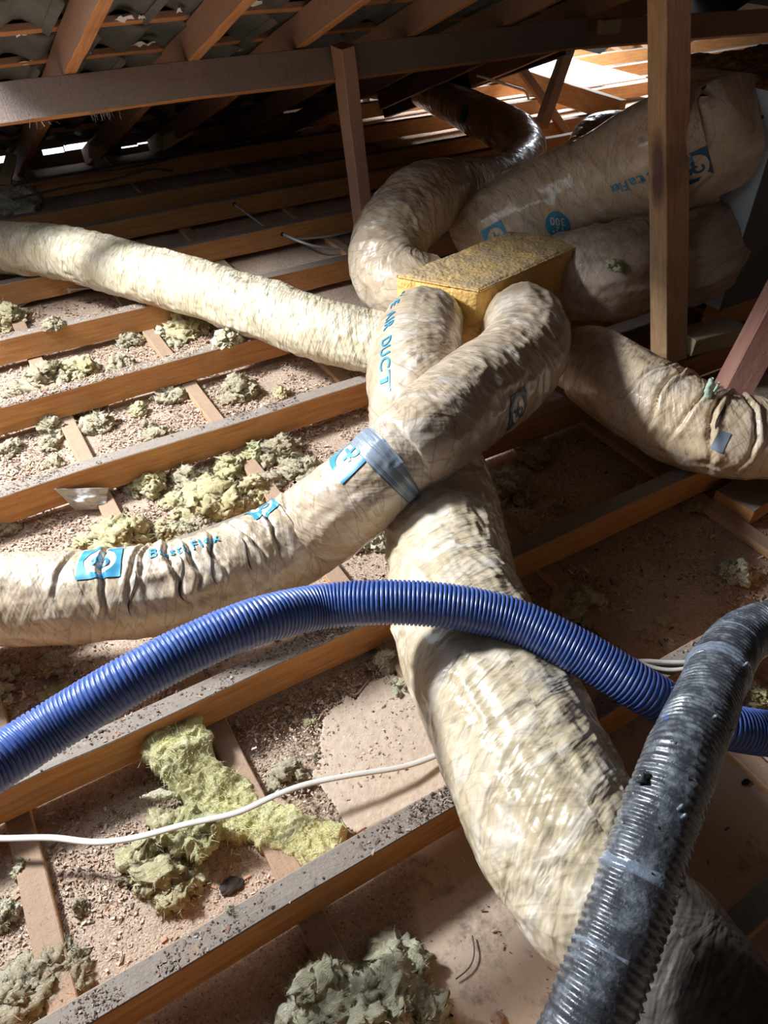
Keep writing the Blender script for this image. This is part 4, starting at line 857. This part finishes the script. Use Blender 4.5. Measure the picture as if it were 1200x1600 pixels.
o = mesh('peeling_scraps', np.array(V), Fc, M['flake'], eK); o['kind'] = 'stuff'
for px, py, a_ in [(1165, 1040, 1), (1068, 1275, .6), (1115, 1118, .4), (1060, 1262, .9)]:
    s_, th, _ = tK.find(px, py); c = tK.surf(np.array([s_]), np.array([th]), .0)[0]; n_ = CP-c; n_ /= np.linalg.norm(n_)
    tt = Tube([(*(c), .0022), (*(c+n_*.008+np.array([.006, 0, .004])*a_), .0024), (*(c+n_*.008+np.array([.012, 0, -.008])*a_), .002), (*(c+n_*.006+np.array([.012, -.004, -.024])*a_), .001)], .0015, 10); tt.build('tape_curl', M['blacktape'], eK)
s_, th, _ = tK.find(1004, 1215); c = tK.surf(np.array([s_]), np.array([th]), .003)[0]; V, Fc = ico(3); mesh('tar_blob', V*(1+.4*fbm(V*2, 3, 3))[:, None]*.009+c, Fc, M['black'], eK)

# ================================================================== CABLES
def cab(pts, r, mat, label, name='cable', flat=1., nt=10):
    o = cable(name, pts, r, M[mat], None, nt, flat); tag(o, label, 'cable'); return o
Z3 = lambda L: [atz(*p) for p in L]
cw = cab(Z3([(-60, 1306, .045), (0, 1310, .045), (80, 1309, .045), (150, 1316, .05), (215, 1308, .055), (290, 1288, .06), (370, 1270, .062), (430, 1243, .06), (480, 1225, .055), (550, 1211, .045), (610, 1202, .03), (645, 1194, .02), (682, 1180, .01), (720, 1160, 0)]), .0032, 'cable_w', 'white twin cable snaking across the torn yellow batt in the foreground', flat=1.9, nt=14)
cab(Z3([(850, 1095, .0), (876, 1076, .01), (902, 1060, .03), (950, 1040, .08), (1000, 1033, .104), (1045, 1035, .104), (1092, 1034, .104), (1130, 1030, .10)]), .003, 'cable_w', 'white cable passing under the blue hose at the right, upper strand', flat=1.6)
cab(Z3([(985, 1028, .106), (1015, 1041, .104), (1050, 1047, .104), (1092, 1041, .104), (1130, 1036, .1)]), .003, 'cable_w', 'white cable looping below its twin beside the black hose', flat=1.6)
def hole(px, py, y):
    p = aty(px, py, y-.001); t = Tube([(p[0], y+.004, p[2], .009), (p[0], y-.0012, p[2], .009)], .002, 16); return t
tag(cab([aty(366, 319, 3.706), aty(368, 321, 3.69)]+Z3([(385, 333, .03), (410, 352, .0)])+Z3([(425, 362, -.018)]), .0055, 'cable_g', 'short grey cable leaving a hole in a joist behind the far left duct'))
tag(cab([aty(442, 366, 3.242), aty(445, 367, 3.22)]+Z3([(470, 378, .06), (500, 386, .03), (540, 390, -.01), (575, 392, -.015)]), .0055, 'cable_g', 'grey cable leaving a bored joist hole beside the short post'))
cc = cab(Z3([(318, 414, -.018), (350, 403, -.01), (385, 390, .0), (412, 382, .01), (460, 374, .02), (500, 371, .02), (540, 364, .01), (570, 356, 0)]), .0045, 'cable_g', 'long grey cable clipped along the bay beside the short post')
p = atz(412, 382, .01); quadbox('cable_clip', p[0]-.006, p[0]+.006, p[1]-.008, p[1]+.008, p[2]-.012, p[2]+.012, M['cable_g'], cc)
cl2 = cab(Z3([(0, 492, -.015), (28, 479, -.01), (55, 467, .0), (90, 458, .01), (108, 453, .015), (140, 450, .01), (180, 445, 0)]), .0045, 'cable_w', 'pale clipped cable under the far left duct at the left edge')
p = atz(107, 453, .015); quadbox('cable_clip', p[0]-.005, p[0]+.005, p[1]-.008, p[1]+.008, p[2]-.012, p[2]+.012, M['cable_w'], cl2)
cab([aty(x, y, 4.42) for x, y in [(20, 290), (70, 281), (117, 272), (175, 266), (250, 252), (295, 240), (350, 229), (410, 216), (470, 208)]], .006, 'cable_d', 'upper dusty cable strung along the dark eaves')
cab([aty(x, y, 4.3) for x, y in [(20, 312), (58, 303), (117, 290), (175, 281), (233, 265), (271, 267)]], .006, 'cable_d', 'lower dusty cable strung along the dark eaves')
cab([aty(x, y, 3.98+0*x) for x, y in [(745, 118), (770, 125), (800, 135), (820, 142), (826, 155)]], .007, 'cable_w', 'white cable hooked over the stained hanging beam', 'cable')
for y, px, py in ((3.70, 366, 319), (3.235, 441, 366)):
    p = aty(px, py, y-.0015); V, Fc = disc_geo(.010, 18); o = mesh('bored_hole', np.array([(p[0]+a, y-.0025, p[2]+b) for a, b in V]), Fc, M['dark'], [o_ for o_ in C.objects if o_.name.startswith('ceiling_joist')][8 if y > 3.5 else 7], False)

# ================================================================== INSULATION AND SCRAPS
ZB = ZC+.001
ib = batt('torn_batt', [(268, 1112), (296, 1104), (305, 1135), (325, 1160), (330, 1188), (352, 1205), (385, 1222), (400, 1245), (450, 1255), (500, 1272), (534, 1290), (522, 1318), (488, 1345), (470, 1340), (445, 1318), (410, 1312), (395, 1290), (372, 1298), (345, 1290), (300, 1262), (285, 1235), (262, 1215), (235, 1195), (236, 1165), (255, 1145)], .02, lambda x, y: np.where(y > .80, ZB+.055*np.clip((y-.80)/.1, 0, 1), ZB), .026, 'wool_batt', 21, 'torn bright yellow batt lying across the foreground bay under the white cable', nf=5000, res=.0025, ragged=.006, amp=.22, grow=.011)
batt('torn_batt', [(210, 1238), (250, 1226), (275, 1232), (282, 1238), (240, 1241)], .03, ZB+.03, .008, 'wool_white', 22, 'thin pale wool wisp poking out left of the bright yellow batt', nf=60, res=.002, ragged=.003)
heap('insulation_mound', [(232, 1275), (262, 1262), (300, 1272), (330, 1290), (325, 1330), (296, 1345), (308, 1370), (300, 1400), (285, 1425), (250, 1432), (212, 1420), (198, 1412), (215, 1385), (200, 1350), (205, 1315)], ZB, .045, 46, .021, 'wool_green', 23, 'dusty greenish mound of wool below the bright yellow batt', 4000, 'strand_g')
batt('insulation_mound', [(275, 1270), (318, 1262), (340, 1282), (335, 1300), (300, 1340), (278, 1335), (248, 1310), (262, 1290)], .04, ZB+.035, .03, 'wool_yellow', 24, 'fresh yellow wool flap on top of the dusty greenish mound', nf=500, amp=.7)
heap('insulation_mound', [(448, 1540), (470, 1512), (520, 1512), (555, 1525), (585, 1500), (602, 1478), (635, 1482), (660, 1500), (672, 1520), (668, 1550), (690, 1575), (700, 1610), (700, 1690), (470, 1690), (450, 1600)], ZB, .085, 110, .021, 'wool_white', 25, 'pale green and white wool heap at the bottom centre edge', 8000, 'strand_y')
heap('insulation_mound', [(-40, 1545), (20, 1525), (60, 1510), (95, 1475), (118, 1500), (128, 1545), (70, 1590), (20, 1640), (-40, 1640)], ZB, .05, 70, .02, 'wool_grey', 26, 'fuzzy grey wool heap in the bottom left corner', 7000, 'strand_g')
# clumps: px,py, rx_px, flat ratio, tone, z, label, group
CL = [
 (190, 838, 46, .75, 'y', 0, 'curly yellow wool heap just above the left pale duct', None), (135, 850, 20, .7, 'y', 0, 'yellow wool lump at the left foot of the curly yellow heap', None),
 (335, 775, 50, .45, 'y', 0, 'flat yellow green wool slab in the middle of the heap bay', None), (235, 758, 28, .6, 'y', 0, 'yellow streaked wool lump right of the grey film scrap', None),
 (300, 745, 30, .6, 'g', 0, 'dull wool lump touching the joist above the flat slab', None), (400, 708, 22, .7, 'Y', 0, 'vivid yellow wool lump near the logo on the pale duct', None),
 (370, 792, 26, .7, 'y', 0, 'rounded yellow wool lump right of the flat slab', None), (395, 765, 28, .6, 'y', 0, 'yellow wool lump below the vivid one', None),
 (362, 728, 28, .55, 'y', 0, 'greenish wool lump between the flat slab and the joist', None), (440, 700, 34, .5, 'g', 0, 'brownish wool lump beside the upper joist near the tape joint', None),
 (470, 728, 28, .5, 'g', 0, 'matted grey brown wool just left of the blue logo', None), (275, 785, 26, .5, 'y', 0, 'wool tuft left of the flat slab', None),
 (318, 812, 24, .6, 'g', 0, 'grey green tuft above the left duct creases', None), (255, 830, 24, .6, 'y', 0, 'yellow tuft right of the curly heap', None),
 (290, 830, 22, .5, 'g', 0, 'brown green tuft close to the duct lettering', None), (205, 752, 20, .7, 'g', 0, 'folded wool tuft at the right tip of the grey film scrap', None),
 (246, 722, 15, .9, 'g', 0, 'upright grey tuft leaning on the joist above the film scrap', None), (345, 832, 18, .5, 'y', 0, 'small yellow tuft against the pale duct', None),
 (420, 750, 24, .5, 'g', 0, 'loose grey green wool between the heap and the logo', None), (12, 826, 18, .6, 'g', 0, 'brown green tuft at the left edge below the joist', None),
 (575, 838, 30, .55, 'w', 0, 'grey wool lump in the gap between the pale duct and the fat duct', None),
 (135, 636, 20, .8, 'y', 0, 'yellowish lump leaning on the joist at the left middle', None), (85, 662, 26, .55, 'g', 0, 'grey yellow lump left of the leaning one', None),
 (150, 660, 26, .5, 'g', 0, 'loose lump below the leaning yellowish one', None), (215, 640, 15, .8, 'y', 0, 'small standing lump in the middle of the chip strewn bay', None),
 (372, 606, 30, .6, 'g', 0, 'grey wool heap right of the bay batten', None), (440, 615, 14, .6, 'y', 0, 'small yellow bit right of the grey heap', None),
 (265, 615, 24, .35, 'g', 0, 'flat wool scrap against the joist left of the batten', None), (245, 682, 26, .3, 'g', 0, 'flat wool scrap by the lit joist top', None),
 (232, 664, 12, .5, 'g', 0, 'tiny lump between the small standing lump and the joist', None), (15, 698, 22, .4, 'g', 0, 'grey green scrap at the left edge in the chip strewn bay', None),
 (80, 690, 18, .5, 'g', 0, 'brown tuft under the grey yellow lump', None), (85, 722, 16, .4, 'g', 0, 'dark low tuft near the left joist top', None),
 (72, 588, 34, .5, 'g', 0, 'long loose wool lump in the third bay at the left', None), (125, 574, 26, .5, 'y', 0, 'ragged yellow grey flap beside the long loose lump', None),
 (190, 566, 22, .35, 'g', 0, 'flat grey flap lying on the joist edge', None), (205, 530, 20, .6, 'g', 0, 'brown tuft left of the pale wool under the far duct', None),
 (253, 522, 14, .8, 'w', 0, 'round grey ball under the far left duct', None), (270, 538, 12, .6, 'w', 0, 'pale rounded scrap below the grey ball', None),
 (292, 508, 32, .8, 'y', 0, 'large pale yellow wool lump tucked under the far left duct', None), (30, 602, 24, .3, 'g', 0, 'thin grey scrap at the left edge of the third bay', None),
 (8, 497, 32, .8, 'y', 0, 'yellow wool lump at the left edge near the pale cable', None), (82, 506, 18, .5, 'g', JT, 'stringy tuft lying on a joist top near the left edge', None),
 (355, 528, 22, .7, 'w', JT, 'pale stringy wool tuft resting on the joist by the far duct', None),
 (86, 1036, 24, .7, 'g', 0, 'round tan wool ball under the left pale duct', None), (0, 1085, 24, .8, 'w', 0, 'pale wool lump at the left edge above the blue hose', None),
 (88, 1086, 26, .35, 'y', 0, 'low yellowish scrap between the tan ball and the blue hose', None), (10, 1050, 18, .5, 'w', 0, 'small pale scrap at the left edge under the duct', None),
 (38, 1352, 20, .8, 'w', .0, 'grey tuft sitting on the bottom left batten', None), (126, 1413, 15, .8, 'g', 0, 'small lone wool ball on the lit plasterboard at the lower left', None),
 (8, 1428, 22, .8, 'w', 0, 'grey green wool lump at the lower left edge', None), (486, 1128, 14, .7, 'Y', 0, 'small vivid yellow bit beside the curled cardboard edge', None),
 (452, 1210, 28, .7, 'g', 0, 'crumpled brown wool tuft above the right arm of the yellow batt', None), (513, 1174, 9, .7, 'y', 0, 'tiny pale yellow bit on the cardboard corner', None), (494, 1176, 10, .7, 'w', 0, 'tiny grey ball beside the pale yellow bit', None),
 (361, 1423, 9, .6, 'w', JT, 'tiny white tuft on top of the foreground joist', None), (85, 1560, 22, .5, 'g', 0, 'grey fuzz beside the foreground joist at the lower left', None),
 (600, 1040, 22, 1.3, 'w', 0, 'greenish wool wedge squeezed along the left flank of the fat duct', None), (622, 1075, 20, 1.0, 'w', 0, 'pale wool scrap under the left flank of the fat duct', None), (588, 1000, 24, 1.0, 'g', 0, 'shaded wool lump behind the joist end at the fat duct', None),
 (1150, 893, 26, .6, 'w', 0, 'pale green wool lump at the right near the black hose bend', None), (1035, 967, 11, .5, 'Y', 0, 'small yellow bit in the right bay, farther from the joist', None), (1043, 1011, 12, .5, 'Y', 0, 'small yellow bit touching the joist by the white cable', None),
 (1008, 995, 9, .5, 'w', 0, 'tiny grey bit left of the two yellow bits', None), (905, 940, 38, .5, 'w', 0, 'dark grey ragged wool in the shaded bay above the blue hose', None), (870, 793, 14, .7, 'g', 0, 'small lump in the dark bay beside the shaded joist', None),
 (790, 755, 40, .4, 'g', 0, 'flat wool in the deep shade right of the fat duct', None), (1080, 790, 18, .6, 'g', 0, 'shaded tuft below the sagging duct', None), (840, 705, 30, .4, 'g', 0, 'dark wool under the crossing ducts', None),
 (1180, 1085, 24, .6, 'y', 0, 'yellow wool scrap at the right edge below the black hose', None), (30, 316, 32, .7, 'w', 0, 'pale wool heap in the dark corner at the eaves', None), (960, 412, 14, .8, 'Y', -1, 'little yellow wool tuft stuck on the dust caked duct', None),
]
tone = {'y': ('wool_green', 'strand_y'), 'Y': ('wool_yellow', 'strand_y'), 'g': ('wool_grey', 'strand_g'), 'w': ('wool_white', 'strand_g')}
for k, (px, py, rp, fl, tn_, z, lab, grp) in enumerate(CL):
    if z == -1:
        c = np.array([1.858, 1.636, .380])
    else: c = atz(px, py+rp*.25, ZB if z == 0 else z)
    r = rp*depth(c)/F
    mt, st = tone[tn_]
    clump('insulation_clump', c, (r*1.0, r*1.0, r*fl*.9), mt, 100+k, lab, 'torn wool insulation scraps', level=5 if rp > 13 else 4, nf=int(150+rp*30), strand=st, rough=.50, fr=2.3)
# tiny tufts scattered
rng = np.random.default_rng(31)
for k in range(44):
    x, (ya, yb) = rng.uniform(-.1, 1.0), [(1.87+.03, 2.28), (1.45, 1.83), (2.37, 2.72), (.58, .93)][k % 4]
    y = rng.uniform(ya, yb); r = rng.uniform(.004, .011)
    clump('wool_tuft', (x, y, ZB), (r, r, r*.7), ['wool_green', 'wool_grey', 'wool_white'][k % 3], 300+k, 'tiny tuft of wool fluff lying among the wood chips', 'tiny wool tufts among the chips', level=3, nf=14)

# cardboard sheet with curled torn edge
ob = [(505, 1120), (515, 1105), (535, 1095), (540, 1078), (556, 1088), (575, 1062), (605, 1050), (650, 1085), (690, 1190), (740, 1210), (560, 1300), (540, 1290), (520, 1255), (485, 1205), (500, 1180), (498, 1150)]
o = batt('cardboard_sheet', ob, 0, ZB+.010, .0025, M['card'], 61, 'dusty torn cardboard piece lying left of the fat duct', nf=0, ragged=.002, amp=.2, cat='cardboard')
chips('sheet_debris', [(3500, .2, .70, .66, .93, ZB+.0155, .0018, 1.0)], M['chips'], 17, o)
cu = Tube([(*(atz(x, y, ZB+.013)), .002) for x, y in [(497, 1150), (495, 1133), (503, 1116), (517, 1103), (534, 1096), (541, 1080), (556, 1086), (575, 1064)]], .003, 10, lambda S, T, R: R*.3*vn(np.stack([S*90, np.cos(T), np.sin(T)], -1), 3)); cu.build('curled_edge', M['card'], o)
# grey film scrap hanging from the joist
g, h = np.meshgrid(np.linspace(0, 1, 50), np.linspace(0, 1, 30), indexing='ij')
P1, P2, P3, P4 = aty(84, 764, 1.84), atz(170, 762, .03), atz(165, 795, -.015), atz(118, 797, -.015)
Pq = (1-g)[..., None]*(1-h)[..., None]*P1+(g*(1-h))[..., None]*P2+(g*h)[..., None]*P3+((1-g)*h)[..., None]*P4
Pq += (.010*fbm(np.stack([g*3, h*3, g*0], -1), 3, 2))[..., None]*np.array([.2, -1, .7])+(np.sin(g*math.pi)*np.sin(h*3)*.012)[..., None]*np.array([0, -1, .6])
Pq[..., 2] = np.maximum(Pq[..., 2], ZB+.003); Pq[..., 1] = np.minimum(Pq[..., 1], 1.843)
i = np.arange(1500).reshape(50, 30); o = mesh('plastic_scrap', Pq.reshape(-1, 3), np.stack([i[:-1, :-1], i[1:, :-1], i[1:, 1:], i[:-1, 1:]], -1).reshape(-1, 4), M['film'])
sm = o.modifiers.new('thick', 'SOLIDIFY'); sm.thickness = .0008
tag(o, 'grey torn plastic film scrap hanging against the joist at the left', 'plastic scrap')
# small singles
def scrap(px, py, z, r, mat, lab, name, cat, seed, sq=(1, .5, .3)):
    c = atz(px, py, z); V, Fc = ico(3); V = V*(1+.35*fbm(V*1.6+seed, 3, seed))[:, None]*np.array(sq)*r; V[:, 2] = np.abs(V[:, 2])*1.0
    tag(mesh(name, V+c, Fc, M[mat]), lab, cat)
scrap(362, 1385, ZB, .022, 'sark', 'dark curled bark flake beside the foreground joist', 'bark_flake', 'bark', 3, (1, .7, .35))
scrap(1165, 1222, ZB, .009, 'dark', 'black pebble beside the batten at the bottom right', 'pebble', 'pebble', 4, (1, .6, .4))
scrap(778, 1593, ZB, .012, 'rafter', 'curled brown leaf fragment at the bottom edge', 'leaf_fragment', 'leaf', 5, (1, .8, .5))
scrap(630, 1224, ZB+.012, .006, 'rafter', 'red brick crumb beside the white cable on the cardboard', 'brick_crumb', 'crumb', 6, (1, .8, .6))
scrap(122, 712, ZB, .008, 'film', 'small shiny grey scrap in the chip strewn bay', 'foil_scrap', 'scrap', 7, (1, .7, .5))
scrap(309, 640, ZC+.026, .007, 'torn', 'white flake lying on the batten in the chip strewn bay', 'paint_flake', 'scrap', 8, (1, .8, .2))
cab(Z3([(738, 1462, ZB+.002), (742, 1490, ZB+.004), (734, 1512, ZB+.003), (712, 1530, ZB+.002)]), .0012, 'cable_d', 'short thin dark wire bent on the clean plasterboard', 'wire_offcut')
cab(Z3([(-20, 1533, ZB+.02), (10, 1535, ZB+.02), (50, 1530, ZB+.012), (80, 1512, ZB+.004)]), .0022, 'cable_d', 'dark flat strip across the bottom left batten', 'strap', flat=2.5)
